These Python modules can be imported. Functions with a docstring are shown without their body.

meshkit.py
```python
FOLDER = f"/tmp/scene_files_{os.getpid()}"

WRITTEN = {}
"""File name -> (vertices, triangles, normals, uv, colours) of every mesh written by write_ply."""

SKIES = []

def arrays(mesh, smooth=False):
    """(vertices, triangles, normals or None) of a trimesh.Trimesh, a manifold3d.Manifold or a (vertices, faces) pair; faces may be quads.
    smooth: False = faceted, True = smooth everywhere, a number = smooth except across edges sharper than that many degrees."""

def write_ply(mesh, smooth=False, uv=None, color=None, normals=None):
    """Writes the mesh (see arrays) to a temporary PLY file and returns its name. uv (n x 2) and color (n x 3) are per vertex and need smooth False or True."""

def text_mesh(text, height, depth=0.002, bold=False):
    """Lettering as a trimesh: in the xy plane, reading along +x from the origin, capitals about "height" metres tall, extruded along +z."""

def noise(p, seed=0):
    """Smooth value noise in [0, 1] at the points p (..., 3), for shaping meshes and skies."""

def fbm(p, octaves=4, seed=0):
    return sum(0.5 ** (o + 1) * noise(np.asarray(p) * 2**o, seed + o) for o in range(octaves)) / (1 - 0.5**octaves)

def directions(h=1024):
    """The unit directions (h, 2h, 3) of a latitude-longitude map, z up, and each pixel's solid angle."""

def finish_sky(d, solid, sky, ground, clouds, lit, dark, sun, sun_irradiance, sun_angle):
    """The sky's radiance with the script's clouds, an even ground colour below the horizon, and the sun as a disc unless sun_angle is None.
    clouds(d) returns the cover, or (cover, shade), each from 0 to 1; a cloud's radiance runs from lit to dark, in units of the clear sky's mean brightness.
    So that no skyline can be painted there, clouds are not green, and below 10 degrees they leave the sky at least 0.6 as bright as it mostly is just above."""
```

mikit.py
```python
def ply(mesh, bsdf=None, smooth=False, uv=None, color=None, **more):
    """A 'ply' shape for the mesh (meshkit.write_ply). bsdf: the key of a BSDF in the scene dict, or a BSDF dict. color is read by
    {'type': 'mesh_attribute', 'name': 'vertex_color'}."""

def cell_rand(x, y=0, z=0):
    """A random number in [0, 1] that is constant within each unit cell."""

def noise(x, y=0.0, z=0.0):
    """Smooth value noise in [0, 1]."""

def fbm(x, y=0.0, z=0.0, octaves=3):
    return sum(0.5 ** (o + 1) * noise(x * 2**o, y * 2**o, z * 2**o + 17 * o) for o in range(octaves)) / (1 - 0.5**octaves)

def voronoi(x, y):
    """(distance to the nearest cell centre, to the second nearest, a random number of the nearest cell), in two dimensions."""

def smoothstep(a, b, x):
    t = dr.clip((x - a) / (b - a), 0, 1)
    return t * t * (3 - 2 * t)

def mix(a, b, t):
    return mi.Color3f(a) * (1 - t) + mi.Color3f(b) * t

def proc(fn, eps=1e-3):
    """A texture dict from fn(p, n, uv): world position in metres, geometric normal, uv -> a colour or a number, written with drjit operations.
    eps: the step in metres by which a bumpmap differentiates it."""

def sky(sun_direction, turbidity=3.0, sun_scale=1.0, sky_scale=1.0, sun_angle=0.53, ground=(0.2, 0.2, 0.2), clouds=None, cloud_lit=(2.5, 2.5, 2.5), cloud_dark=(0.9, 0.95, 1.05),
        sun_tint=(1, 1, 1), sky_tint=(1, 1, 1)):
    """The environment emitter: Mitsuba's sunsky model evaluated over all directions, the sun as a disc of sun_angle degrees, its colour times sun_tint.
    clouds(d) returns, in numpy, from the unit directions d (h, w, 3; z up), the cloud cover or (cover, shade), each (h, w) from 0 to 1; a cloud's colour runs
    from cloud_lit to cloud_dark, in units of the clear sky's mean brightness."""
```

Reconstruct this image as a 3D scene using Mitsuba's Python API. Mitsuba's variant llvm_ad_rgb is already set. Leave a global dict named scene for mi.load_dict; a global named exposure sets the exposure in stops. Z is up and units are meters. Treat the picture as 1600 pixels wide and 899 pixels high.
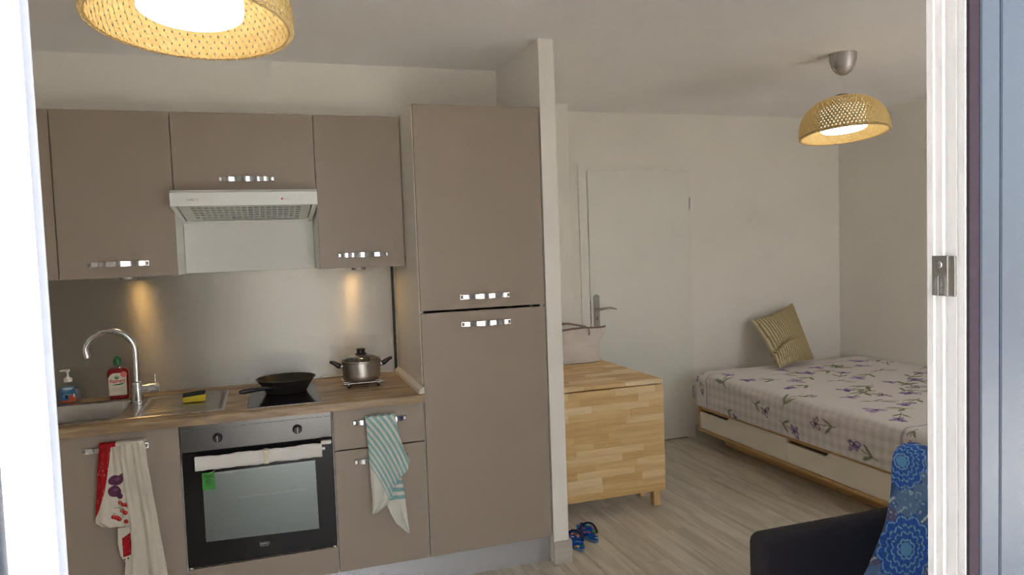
import math, random
import numpy as np, trimesh, mitsuba as mi, drjit as dr
from shapely.geometry import Polygon, box as sbox, Point
from shapely import affinity
import mikit, meshkit
from mikit import proc, noise, fbm, smoothstep, mix, cell_rand

rng = np.random.default_rng(7)
random.seed(7)
T = mi.ScalarTransform4f
scene, labels = {}, {}

# ------------------------------------------------------------------ camera, sky, exposure
F_PX = 1145.6335
YAW, PITCH, ROLL = 0.32292519, -0.05607089, -0.03503381
EYE = np.array([0.362, -3.1993, 1.5226])


def axes():
    fwd = np.array([math.sin(YAW) * math.cos(PITCH), math.cos(YAW) * math.cos(PITCH), math.sin(PITCH)])
    r = np.cross(fwd, [0, 0, 1]); r /= np.linalg.norm(r)
    u = np.cross(r, fwd)
    c, s = math.cos(ROLL), math.sin(ROLL)
    return c * r + s * u, -s * r + c * u, fwd


CR, CU, CF = axes()
scene['camera'] = {'type': 'perspective', 'fov': math.degrees(2 * math.atan(800 / F_PX)), 'fov_axis': 'x', 'near_clip': 0.05, 'far_clip': 100.0,
                   'to_world': T().look_at(origin=EYE.tolist(), target=(EYE + CF).tolist(), up=CU.tolist())}


def overcast(d):
    n = meshkit.fbm(d * 3.0 + 5.0, octaves=4, seed=3)
    return 0.75 + 0.25 * n, 0.25 + 0.4 * n


scene['sky'] = mikit.sky((0.62, 0.16, 0.75), turbidity=4.0, sun_scale=0.9, sky_scale=1.0, sun_angle=3.0, sun_tint=(0.92, 1.0, 1.12), ground=(0.3, 0.29, 0.28), clouds=overcast,
                         cloud_lit=(1.5, 1.47, 1.42), cloud_dark=(1.05, 1.05, 1.06))
exposure = 4.65
LAMP = 3.0 / 2 ** 4.65          # radiance of the pendant diffusers
PUCK = 60.0 / 2 ** 4.65          # radiance of the spots under the wall cupboards


# ------------------------------------------------------------------ helpers
def lin(r, g, b):
    c = np.array([r, g, b], float) / 255.0
    return np.where(c <= 0.04045, c / 12.92, ((c + 0.055) / 1.055) ** 2.4).tolist()


def rgb(c):
    return {'type': 'rgb', 'value': list(map(float, c))}


def numbered(key):
    if key not in scene and key not in labels and not any(k.startswith(key + '__') for k in scene):
        return key
    i = 1
    while True:
        k = f'{key}_{i:03d}'
        if k not in scene and k not in labels and not any(q.startswith(k + '__') for q in scene):
            return k
        i += 1


def thing(name, label, cat, group=None, kind=None):
    key = numbered(name)
    labels[key] = {'label': label, 'category': cat}
    if group:
        labels[key]['group'] = group
    if kind:
        labels[key]['kind'] = kind
    return key


def part(parent, name, mesh, bsdf, smooth=False, label=None, kind=None, **kw):
    key = numbered(parent + '__' + name)
    scene[key] = mikit.ply(mesh, bsdf, smooth=smooth, **kw)
    if label or kind:
        labels[key] = {}
        if label:
            labels[key]['label'] = label
        if kind:
            labels[key]['kind'] = kind
    return key


def body(key, mesh, bsdf, smooth=False, **kw):
    scene[key] = mikit.ply(mesh, bsdf, smooth=smooth, **kw)
    return key


def box(x0, x1, y0, y1, z0, z1, b=0.0015):
    x0, x1 = min(x0, x1), max(x0, x1); y0, y1 = min(y0, y1), max(y0, y1); z0, z1 = min(z0, z1), max(z0, z1)
    if b <= 0:
        m = trimesh.creation.box(extents=(x1 - x0, y1 - y0, z1 - z0))
        m.apply_translation(((x0 + x1) / 2, (y0 + y1) / 2, (z0 + z1) / 2))
        return m
    b = min(b, (x1 - x0) / 3, (y1 - y0) / 3, (z1 - z0) / 3)
    c = np.array([(x0 + x1) / 2, (y0 + y1) / 2, (z0 + z1) / 2]); h = np.array([x1 - x0, y1 - y0, z1 - z0]) / 2
    pts = []
    for s in np.ndindex(2, 2, 2):
        s = np.array(s) * 2 - 1
        for k in range(3):
            q = h - b; q[k] = h[k]
            pts.append(c + s * q)
    return trimesh.convex.convex_hull(np.array(pts))


def rbox(x0, x1, y0, y1, z0, z1, r, n=4):
    """a box with round edges of radius r"""
    s = trimesh.creation.icosphere(subdivisions=2, radius=1.0).vertices
    pts = []
    r = min(r, abs(x1 - x0) / 2.01, abs(y1 - y0) / 2.01, abs(z1 - z0) / 2.01)
    for a in (x0 + r, x1 - r):
        for b in (y0 + r, y1 - r):
            for c in (z0 + r, z1 - r):
                pts.append(s * r + [a, b, c])
    return trimesh.convex.convex_hull(np.vstack(pts))


def join(*ms):
    ms = [m for q in ms for m in (q if isinstance(q, (list, tuple)) else [q])]
    return trimesh.util.concatenate(ms)


def tube(path, r, n=12, cap=True):
    path = np.asarray(path, float)
    r = np.broadcast_to(np.asarray(r, float), (len(path),))
    t = np.gradient(path, axis=0); t /= np.linalg.norm(t, axis=1, keepdims=True)
    up = np.array([0, 0, 1.0]) if abs(t[0][2]) < 0.9 else np.array([1.0, 0, 0])
    a = np.cross(t[0], up); a /= np.linalg.norm(a)
    rings = []
    for p, d, rr in zip(path, t, r):
        a = a - d * (a @ d); a /= np.linalg.norm(a)
        b = np.cross(d, a)
        th = np.arange(n) / n * 2 * np.pi
        rings.append(p + rr * (np.cos(th)[:, None] * a + np.sin(th)[:, None] * b))
    v = np.vstack(rings); f = []
    for i in range(len(path) - 1):
        for j in range(n):
            k = (j + 1) % n
            f += [[i * n + j, i * n + k, (i + 1) * n + k], [i * n + j, (i + 1) * n + k, (i + 1) * n + j]]
    if cap:
        c0, c1 = len(v), len(v) + 1
        v = np.vstack([v, path[0], path[-1]])
        L = (len(path) - 1) * n
        for j in range(n):
            k = (j + 1) % n
            f += [[c0, k, j], [c1, L + j, L + k]]
    m = trimesh.Trimesh(v, f, process=False)
    if m.volume < 0:
        m.invert()
    return m


def lathe(profile, n=40, center=(0, 0, 0)):
    """profile of (r, z) from the bottom to the top"""
    m = trimesh.creation.revolve(np.array(profile, float), sections=n)
    m.apply_translation(center)
    return m


def extrude(poly, depth, axis='z', at=0.0):
    """shapely polygon extruded. axis y: polygon in (x, z) running along +y from at; axis x: polygon in (y, z); axis z: polygon in (x, y)"""
    m = trimesh.creation.extrude_polygon(poly, depth, engine='earcut')
    v = m.vertices.copy()
    if axis == 'y':
        v = np.stack([v[:, 0], v[:, 2], v[:, 1]], 1)
    elif axis == 'x':
        v = np.stack([v[:, 2], v[:, 0], v[:, 1]], 1)
    v['xyz'.index(axis) if False else {'x': 0, 'y': 1, 'z': 2}[axis]] if False else None
    v[:, {'x': 0, 'y': 1, 'z': 2}[axis]] += at
    m = trimesh.Trimesh(v, m.faces, process=False)
    if m.volume < 0:
        m.invert()
    return m


def text(s, h, x, y, z, depth=0.0006, bold=False, center=False):
    """lettering standing on a face towards -y; x is the left edge, z the base line"""
    m = meshkit.text_mesh(s, h, depth, bold)
    v = m.vertices.copy()
    if center:
        v[:, 0] -= (v[:, 0].min() + v[:, 0].max()) / 2
    v = np.stack([v[:, 0] + x, y - v[:, 2], v[:, 1] + z], 1)
    m = trimesh.Trimesh(v, m.faces, process=False)
    if m.volume < 0:
        m.invert()
    return m


def grid(P, close=False):
    """(n, m, 3) points -> a mesh (vertices kept in order)"""
    n, m = P.shape[:2]
    i, j = np.meshgrid(np.arange(n - 1), np.arange(m - 1), indexing='ij')
    a = i * m + j
    f = np.vstack([np.stack([a, a + m, a + m + 1], -1).reshape(-1, 3), np.stack([a, a + m + 1, a + 1], -1).reshape(-1, 3)])
    return trimesh.Trimesh(P.reshape(-1, 3), f, process=False)


# ------------------------------------------------------------------ materials
def diffuse(name, c):
    scene[name] = {'type': 'twosided', 'b': {'type': 'diffuse', 'reflectance': c if isinstance(c, dict) else rgb(c)}}


def princ(name, c, rough=0.5, metal=0.0, spec=0.5, **kw):
    scene[name] = {'type': 'twosided', 'b': {'type': 'principled', 'base_color': c if isinstance(c, dict) else rgb(c), 'roughness': rough, 'metallic': metal, 'specular': spec, **kw}}


def metal(name, c, au, av=None):
    scene[name] = {'type': 'twosided', 'b': {'type': 'roughconductor', 'material': 'none', 'specular_reflectance': c if isinstance(c, dict) else rgb(c), 'distribution': 'ggx', 'alpha_u': au, 'alpha_v': av or au}}


def wall_fn(base):
    base = np.array(base)

    def fn(p, n, uv):
        k = 0.97 + 0.06 * fbm(p.x * 3 + 7, p.y * 3, p.z * 3, 2)
        return mi.Color3f(*map(float, base)) * k
    return fn


diffuse('wall_paint', proc(wall_fn((0.80, 0.782, 0.735))))
diffuse('ceiling_paint', proc(wall_fn((0.88, 0.877, 0.87))))
diffuse('render_paint', proc(wall_fn((0.62, 0.62, 0.61))))
diffuse('concrete', proc(wall_fn((0.66, 0.655, 0.645))))
princ('shade_screen_grey', (0.22, 0.23, 0.24), 0.6)
princ('door_paint', (0.74, 0.74, 0.69), 0.45)
princ('frame_paint', (0.76, 0.75, 0.70), 0.45)
princ('window_white', (0.90, 0.895, 0.91), 0.4)
princ('window_grey', (0.034, 0.054, 0.086), 0.28, spec=0.5)
princ('seal_rubber', (0.030, 0.020, 0.030), 0.7, spec=0.2)
princ('seal_pale', (0.42, 0.46, 0.55), 0.5)
princ('taupe', (0.315, 0.262, 0.213), 0.42, spec=0.4)
princ('melamine', (0.70, 0.70, 0.68), 0.4)
princ('melamine_tall', (0.60, 0.585, 0.54), 0.4)
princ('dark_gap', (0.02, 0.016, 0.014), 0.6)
metal('chrome', (0.80, 0.80, 0.82), 0.03)
metal('brushed', (0.53, 0.515, 0.465), 0.12, 0.62)
metal('satin', (0.52, 0.51, 0.50), 0.25)
princ('door_metal', (0.30, 0.285, 0.265), 0.4)
metal('kick_steel', (0.62, 0.63, 0.65), 0.22, 0.35)
metal('sink_steel', (0.60, 0.585, 0.56), 0.09)
metal('pot_steel', (0.50, 0.485, 0.46), 0.15)
princ('hood_white', (0.72, 0.74, 0.73), 0.35)
princ('hood_grey', (0.60, 0.645, 0.62), 0.4)
princ('slot_shade_grey', (0.26, 0.265, 0.27), 0.5)  # tone picked so the slots of the hood grille look dark
princ('black_gloss', (0.008, 0.008, 0.010), 0.10)
princ('black_plastic', (0.014, 0.013, 0.014), 0.4)
princ('black_pan', (0.020, 0.017, 0.016), 0.42)
metal('oven_reflective', (0.21, 0.245, 0.245), 0.10)
metal('panel_steel', (0.13, 0.13, 0.132), 0.075)
metal('strip_steel', (0.42, 0.43, 0.44), 0.18)
princ('paper', (0.66, 0.645, 0.62), 0.8)
princ('tape', (0.62, 0.58, 0.44), 0.5)
princ('tag_green', (0.032, 0.27, 0.028), 0.35)
princ('tag_ink', (0.01, 0.06, 0.012), 0.5)
princ('white_plastic', (0.74, 0.73, 0.70), 0.35)
princ('grey_print', (0.28, 0.28, 0.29), 0.5)
princ('upstand', (0.60, 0.58, 0.53), 0.45)


def worktop_fn(p, n, uv):
    w = noise(p.x * 2, p.y * 6, p.z * 6)
    a = fbm(p.x * 7 + w * 1.5, p.y * 42, p.z * 42 + 3, 4)
    b = fbm(p.x * 30, p.y * 160, p.z * 120, 2)
    c = mix((0.19, 0.122, 0.066), (0.40, 0.285, 0.172), smoothstep(0.2, 0.8, a))
    return c * (0.86 + 0.28 * b)


princ('worktop_wood', proc(worktop_fn), 0.38)


def floor_fn(p, n, uv):
    row = dr.floor((p.x + 3.32) / 0.17)
    off = row * 0.37
    col = dr.floor((p.y + 20.0) / 1.2 + off - dr.floor(off))
    tone = cell_rand(row, col, 5)
    a = fbm(p.x * 26 + 31 * tone, p.y * 2.2 + 13 * tone, 0.5, 4)
    b = fbm(p.x * 120, p.y * 6 + 9 * tone, 1.5, 2)
    c = mix((0.425, 0.385, 0.315), (0.545, 0.505, 0.43), smoothstep(0.25, 0.75, a))
    c = c * (0.92 + 0.10 * tone) * (0.9 + 0.2 * b)
    streak = smoothstep(0.66, 0.78, fbm(p.x * 34 + 5 * tone, p.y * 1.1 + 40 * tone, 7.0, 3))
    return mix(c, (0.30, 0.255, 0.195), streak * 0.32)


princ('floor_wood', proc(floor_fn), 0.42, spec=0.4)
princ('floor_joint', (0.24, 0.21, 0.17), 0.8)


def birch_fn(lo, hi, s):
    def fn(p, n, uv):
        w = noise(p.x * 3 + s, p.y * 3, p.z * 5)
        a = fbm(p.x * 6 + s * 7 + w, p.y * 60, p.z * 60 + w * 2, 3)
        return mix(lo, hi, smoothstep(0.2, 0.8, a)) * (0.94 + 0.12 * noise(p.x * 40 + s, p.y * 300, p.z * 300))
    return fn


BIRCH = []
for i, (a, b) in enumerate([((0.58, 0.385, 0.165), (0.67, 0.465, 0.22)), ((0.52, 0.325, 0.125), (0.62, 0.41, 0.175)), ((0.64, 0.46, 0.23), (0.72, 0.54, 0.29)),
                            ((0.55, 0.36, 0.15), (0.65, 0.445, 0.205)), ((0.69, 0.53, 0.30), (0.77, 0.61, 0.38))]):
    princ(f'birch_{i}', proc(birch_fn(a, b, float(i))), 0.45)
    BIRCH.append(f'birch_{i}')
princ('birch_edge', proc(lambda p, n, uv: mix((0.48, 0.30, 0.125), (0.62, 0.41, 0.19), fbm(p.x * 60, p.y * 5, p.z * 60, 3))), 0.45)
princ('bed_white', (0.82, 0.77, 0.67), 0.45)
scene['printed'] = {'type': 'twosided', 'b': {'type': 'diffuse', 'reflectance': {'type': 'mesh_attribute', 'name': 'vertex_color'}}}
diffuse('mattress_white', (0.62, 0.60, 0.58))
princ('charcoal_fabric', proc(lambda p, n, uv: mix((0.025, 0.024, 0.031), (0.042, 0.040, 0.049), noise(p.x * 900, p.y * 900, p.z * 900))), 0.85)
princ('dark_wood', (0.03, 0.022, 0.018), 0.5)
princ('bag_leather', proc(lambda p, n, uv: mix((0.56, 0.50, 0.46), (0.66, 0.60, 0.56), fbm(p.x * 14, p.y * 14, p.z * 14, 3))), 0.5)
princ('bag_strap', (0.24, 0.175, 0.15), 0.5)
princ('tile_grey', proc(lambda p, n, uv: mix((0.40, 0.375, 0.33), (0.50, 0.475, 0.43), fbm(p.x * 10, p.y * 10, p.z * 60, 3))), 0.4)
princ('rubber_blue', (0.03, 0.12, 0.42), 0.5)
princ('strap_navy', (0.008, 0.012, 0.06), 0.4)
princ('sole_edge', (0.10, 0.16, 0.25), 0.6)
scene['bamboo'] = {'type': 'principledthin', 'base_color': proc(lambda p, n, uv: mix((0.64, 0.475, 0.20), (0.74, 0.58, 0.29), fbm(p.x * 50, p.y * 50, p.z * 50, 3))), 'roughness': 0.45, 'diff_trans': 0.12, 'spec_trans': 0.0, 'eta': 1.4}
princ('bamboo_rim', proc(lambda p, n, uv: mix((0.54, 0.39, 0.16), (0.68, 0.52, 0.26), fbm(p.x * 70, p.y * 70, p.z * 70, 3))), 0.45)
scene['lamp_white'] = {'type': 'twosided', 'b': {'type': 'diffuse', 'reflectance': rgb((0.8, 0.8, 0.8))}}
scene['smoked_glass'] = {'type': 'thindielectric', 'int_ior': 1.9, 'specular_transmittance': rgb((0.42, 0.40, 0.37))}
scene['glass_sheet'] = {'type': 'thindielectric', 'int_ior': 1.5}
scene['clear_bottle'] = {'type': 'thindielectric', 'int_ior': 1.4, 'specular_transmittance': rgb((0.86, 0.88, 0.92))}
princ('red_soap', (0.20, 0.007, 0.010), 0.12, spec_trans=0.0)
princ('green_cap', (0.01, 0.13, 0.05), 0.35)
princ('label_cream', (0.62, 0.58, 0.47), 0.5)
princ('label_red', (0.55, 0.04, 0.05), 0.5)
princ('label_pink', (0.62, 0.16, 0.16), 0.5)
princ('label_green', (0.02, 0.13, 0.05), 0.5)
princ('sponge_yellow', proc(lambda p, n, uv: mix((0.42, 0.30, 0.02), (0.62, 0.47, 0.05), noise(p.x * 500, p.y * 500, p.z * 500))), 0.9)
princ('sponge_green', proc(lambda p, n, uv: mix((0.006, 0.012, 0.012), (0.02, 0.03, 0.028), noise(p.x * 800, p.y * 800, p.z * 800))), 0.95)
metal('trivet_steel', (0.62, 0.62, 0.62), 0.12)
metal('strike_steel', (0.48, 0.47, 0.46), 0.22)
princ('screw_steel', (0.62, 0.62, 0.66), 0.25, metal=1.0)

# ------------------------------------------------------------------ the room
H = 2.474
XL, XR = -1.075, 4.867          # left and right wall
YK, YD = 0.641, 1.696           # kitchen wall and wall with the door
YF = -2.36                      # inner face of the window wall
PX0, PX1 = 1.599, 1.676         # partition


def setting(name, label, cat):
    return thing(name, label, cat, kind='structure')


k = setting('ceiling', 'plain white painted ceiling over the whole room', 'ceiling')
body(k, box(XL - 0.2, XR + 0.2, -2.7, YD + 0.2, H, H + 0.15, 0), 'ceiling_paint')
k = setting('wall_kitchen', 'cream painted wall behind the fitted kitchen', 'wall')
body(k, box(XL - 0.15, PX0, YK, YK + 0.1, 0, H, 0), 'wall_paint')
k = setting('wall_partition', 'narrow white end of the partition wall right of the tall cupboard', 'wall')
body(k, box(PX0, PX1, 0.0, YD, 0, H, 0.002), 'wall_paint')
k = setting('wall_column', 'boxed white wall stub between partition and door', 'wall')
body(k, box(PX1, 2.35, 1.42, YD, 0, H, 0.002), 'wall_paint')
k = setting('wall_right', 'plain right hand wall beyond the bed', 'wall')
body(k, box(XR, XR + 0.15, -2.7, YD + 0.15, 0, H, 0), 'wall_paint')
k = setting('wall_left', 'plain left end wall of the kitchen', 'wall')
body(k, box(XL - 0.15, XL, -2.7, YK, 0, H, 0), 'wall_paint')

# wall with the door: two sides and the piece over the opening
DX0, DX1, DZ = 2.529, 3.455, 2.099
k = setting('wall_back', 'cream painted wall around the white door and behind the bed', 'wall')
poly = Polygon([(PX0, 0), (DX0 + 0.02, 0), (DX0 + 0.02, DZ - 0.02), (DX1 - 0.02, DZ - 0.02), (DX1 - 0.02, 0), (XR + 0.1, 0), (XR + 0.1, H), (PX0, H)])
body(k, extrude(poly, 0.12, 'y', YD), 'wall_paint')

k = setting('wall_light_stop', 'added wall that stops sky light leaking under the door', 'wall')
body(k, box(PX0, XR + 0.1, YD + 0.121, YD + 0.16, -0.12, H, 0), 'wall_paint')  # added blocker: keeps the sky from showing under the door leaf

# window wall (the camera looks in through its opening)
WX0, WX1, WY0 = 0.150, 1.208, -2.5
OX0, OX1, OZ = 0.06, 1.34, 2.25
OW0, OW1 = 3.25, 4.65        # a second french window, hidden by the right jamb; its daylight throws the pillow's shadow to the left
k = setting('wall_front', 'rendered outer wall with the open french window', 'wall')
poly = Polygon([(XL - 0.15, 0), (OX0, 0), (OX0, OZ + 0.07), (OX1, OZ + 0.07), (OX1, 0), (OW0, 0), (OW0, OZ), (OW1, OZ), (OW1, 0), (XR + 0.15, 0), (XR + 0.15, 2.62), (XL - 0.15, 2.62)])
body(k, extrude(poly, -WY0 - 0.005 + YF, 'y', WY0 + 0.005), 'render_paint')
k = setting('terrace', 'pale concrete terrace slab outside the french window', 'terrace')
body(k, box(-4, 7, -7.5, WY0 + 0.005, -0.16, -0.02, 0), 'concrete')

k = setting('added_overhang', 'added unseen overhang that keeps sky light off the jambs', 'ceiling')
body(k, box(-4, 7, -3.7, WY0 - 0.02, 2.62, 2.8, 0), 'render_paint')  # added overhang, out of view, dims the sky light on the jambs
k = setting('added_shade_screen', 'added unseen dark grey screen that shades the right jamb', 'wall')
body(k, box(-0.44, -0.37, -5.6, WY0 - 0.03, -0.018, 2.615, 0), 'shade_screen_grey')  # added screen, out of view, shades the right jamb and tall cupboard
k = setting('window_2', 'white framed second french window right of the open one', 'window')
for x0, x1 in ((OW0 + 0.001, OW0 + 0.07), ((OW0 + OW1) / 2 - 0.05, (OW0 + OW1) / 2 + 0.05), (OW1 - 0.07, OW1 - 0.001)):
    part(k, 'post', box(x0, x1, WY0 + 0.02, WY0 + 0.09, 0.07, OZ - 0.07, 0.003), 'window_white')
part(k, 'rail', box(OW0 + 0.001, OW1 - 0.001, WY0 + 0.02, WY0 + 0.09, OZ - 0.0695, OZ - 0.001, 0.003), 'window_white')
part(k, 'rail', box(OW0 + 0.001, OW1 - 0.001, WY0 + 0.02, WY0 + 0.09, 0.001, 0.0695, 0.003), 'window_white')
for x0, x1 in ((OW0 + 0.0705, (OW0 + OW1) / 2 - 0.0505), ((OW0 + OW1) / 2 + 0.0505, OW1 - 0.0705)):
    part(k, 'pane', trimesh.Trimesh(np.array([(x0, WY0 + 0.05, 0.07), (x1, WY0 + 0.05, 0.07), (x1, WY0 + 0.05, OZ - 0.07), (x0, WY0 + 0.05, OZ - 0.07)]), [[0, 1, 2], [0, 2, 3]], process=False), 'glass_sheet')

# floor: slab and planks with their joints
k = setting('floor', 'pale greige wood look plank floor', 'floor')
body(k, box(XL, XR, WY0 + 0.005, YD + 0.1, -0.12, -0.0035, 0), 'floor_joint')
W, L = 0.17, 1.2
x = -3.32 + W * math.floor((XL + 3.32) / W)
row = int(round((x + 3.32) / W))
while x < XR:
    off = (row * 0.37) % 1.0
    y = -20.0 - off * L
    n0 = math.floor((YF - 0.1 - y) / L)
    y += n0 * L
    while y < YD:
        a0, a1 = max(x, XL) + 0.0008, min(x + W, XR) - 0.0008
        b0, b1 = max(y, WY0 + 0.02) + 0.0008, min(y + L, YD) - 0.0008
        if a1 - a0 > 0.01 and b1 - b0 > 0.01:
            part('floor', 'plank', box(a0, a1, b0, b1, -0.0034, 0.0, 0.0009), 'floor_wood')
        y += L
    x += W
    row += 1

# baseboards of grey tile
k = setting('baseboard_partition', 'grey tile skirting around the foot of the partition', 'baseboard')
part(k, 'tile', box(PX0 - 0.004, PX1 + 0.012, -0.012, 0.0, 0.0, 0.108, 0.0015), 'tile_grey')
for y0, y1 in ((0.0015, 0.45), (0.4515, 0.9), (0.9015, 1.405)):
    part(k, 'tile', box(PX1 + 0.0005, PX1 + 0.012, y0, y1, 0.0, 0.108, 0.0015), 'tile_grey')
k = setting('baseboard_back', 'grey tile skirting along the wall with the door', 'baseboard')
for x0, x1, yy in ((PX1 + 0.013, 2.01, 1.42), (2.0115, 2.35, 1.42), (2.363, DX0 - 0.005, YD), (DX1 + 0.004, 3.9, YD), (3.9015, 4.35, YD), (4.3515, 4.853, YD)):
    part(k, 'tile', box(x0, x1, yy - 0.011, yy - 0.0005, 0.0, 0.09, 0.0015), 'tile_grey')
k = setting('baseboard_right', 'grey tile skirting along the right hand wall', 'baseboard')
y = YF
while y < YD - 0.02:
    part(k, 'tile', box(XR - 0.011, XR - 0.0005, y + 0.001, min(y + 0.45, YD - 0.012), 0.0, 0.09, 0.0015), 'tile_grey')
    y += 0.4515

# door
k = setting('door_1', 'plain white flush interior door closed in its white frame', 'door')
fr = Polygon([(DX0, 0), (DX0, DZ), (DX1, DZ), (DX1, 0), (DX1 - 0.062, 0), (DX1 - 0.062, DZ - 0.058), (DX0 + 0.064, DZ - 0.058), (DX0 + 0.064, 0)])
part(k, 'casing', extrude(fr, 0.10, 'y', YD - 0.012), 'frame_paint')
part(k, 'leaf', box(2.597, 3.437, YD - 0.017, YD + 0.025, 0.008, 2.052, 0.003), 'door_paint')
hd = part(k, 'handle', join(
    extrude(Polygon(list(zip(2.641 + 0.0215 * np.cos(np.linspace(0, np.pi, 16)), 1.128 + 0.0215 * np.sin(np.linspace(0, np.pi, 16)))) + [(2.6195, 0.905), (2.6625, 0.905)]), 0.007, 'y', YD - 0.0245),
    tube([(2.641, YD - 0.024, 1.043), (2.641, YD - 0.062, 1.043)], 0.011, 14)), 'door_metal', 30, label='brushed metal plate')
lv = np.array([(2.636, YD - 0.062, 1.043), (2.665, YD - 0.066, 1.045), (2.70, YD - 0.068, 1.050), (2.735, YD - 0.067, 1.049), (2.765, YD - 0.065, 1.042), (2.782, YD - 0.064, 1.036)])
part(k + '__handle', 'lever', tube(lv, [0.0105, 0.0085, 0.0075, 0.0065, 0.0055, 0.004], 12), 'door_metal', True)
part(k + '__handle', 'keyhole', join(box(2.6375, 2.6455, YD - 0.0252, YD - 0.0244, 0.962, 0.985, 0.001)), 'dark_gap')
for z in (1.80, 0.355):
    part(k, 'hinge', join(tube([(3.4395, YD - 0.022, z - 0.045), (3.4395, YD - 0.022, z + 0.045)], 0.0062, 12), tube([(3.4395, YD - 0.022, z - 0.002), (3.4395, YD - 0.022, z + 0.002)], 0.0068, 12)), 'satin', 30)
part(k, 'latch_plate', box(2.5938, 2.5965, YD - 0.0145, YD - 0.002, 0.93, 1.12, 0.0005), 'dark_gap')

# french window: white inner reveals, grey outer faces, steel strike plate
k = setting('window_1', 'open french window frame, white inside and slate grey outside', 'window')
JD0 = -2.355
left = Polygon([(WX0, WY0 + 0.006), (WX0, JD0 - 0.012), (WX0 - 0.012, JD0), (0.062, JD0), (0.062, WY0 + 0.006)])
part(k, 'jamb', extrude(left, OZ, 'z', 0.0), 'window_white', label='white left jamb')
part(k, 'outer_face', box(-0.25, WX0 - 0.004, WY0 - 0.018, WY0 + 0.0055, 0.0, OZ + 0.25, 0.003), 'window_grey', label='slate grey outer face left of the opening')
part(k, 'seal', box(WX0 - 0.012, WX0 + 0.0035, JD0 + 0.0005, JD0 + 0.006, 0.0, OZ, 0.001), 'seal_pale', label='pale grey seal along the left jamb')
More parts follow.
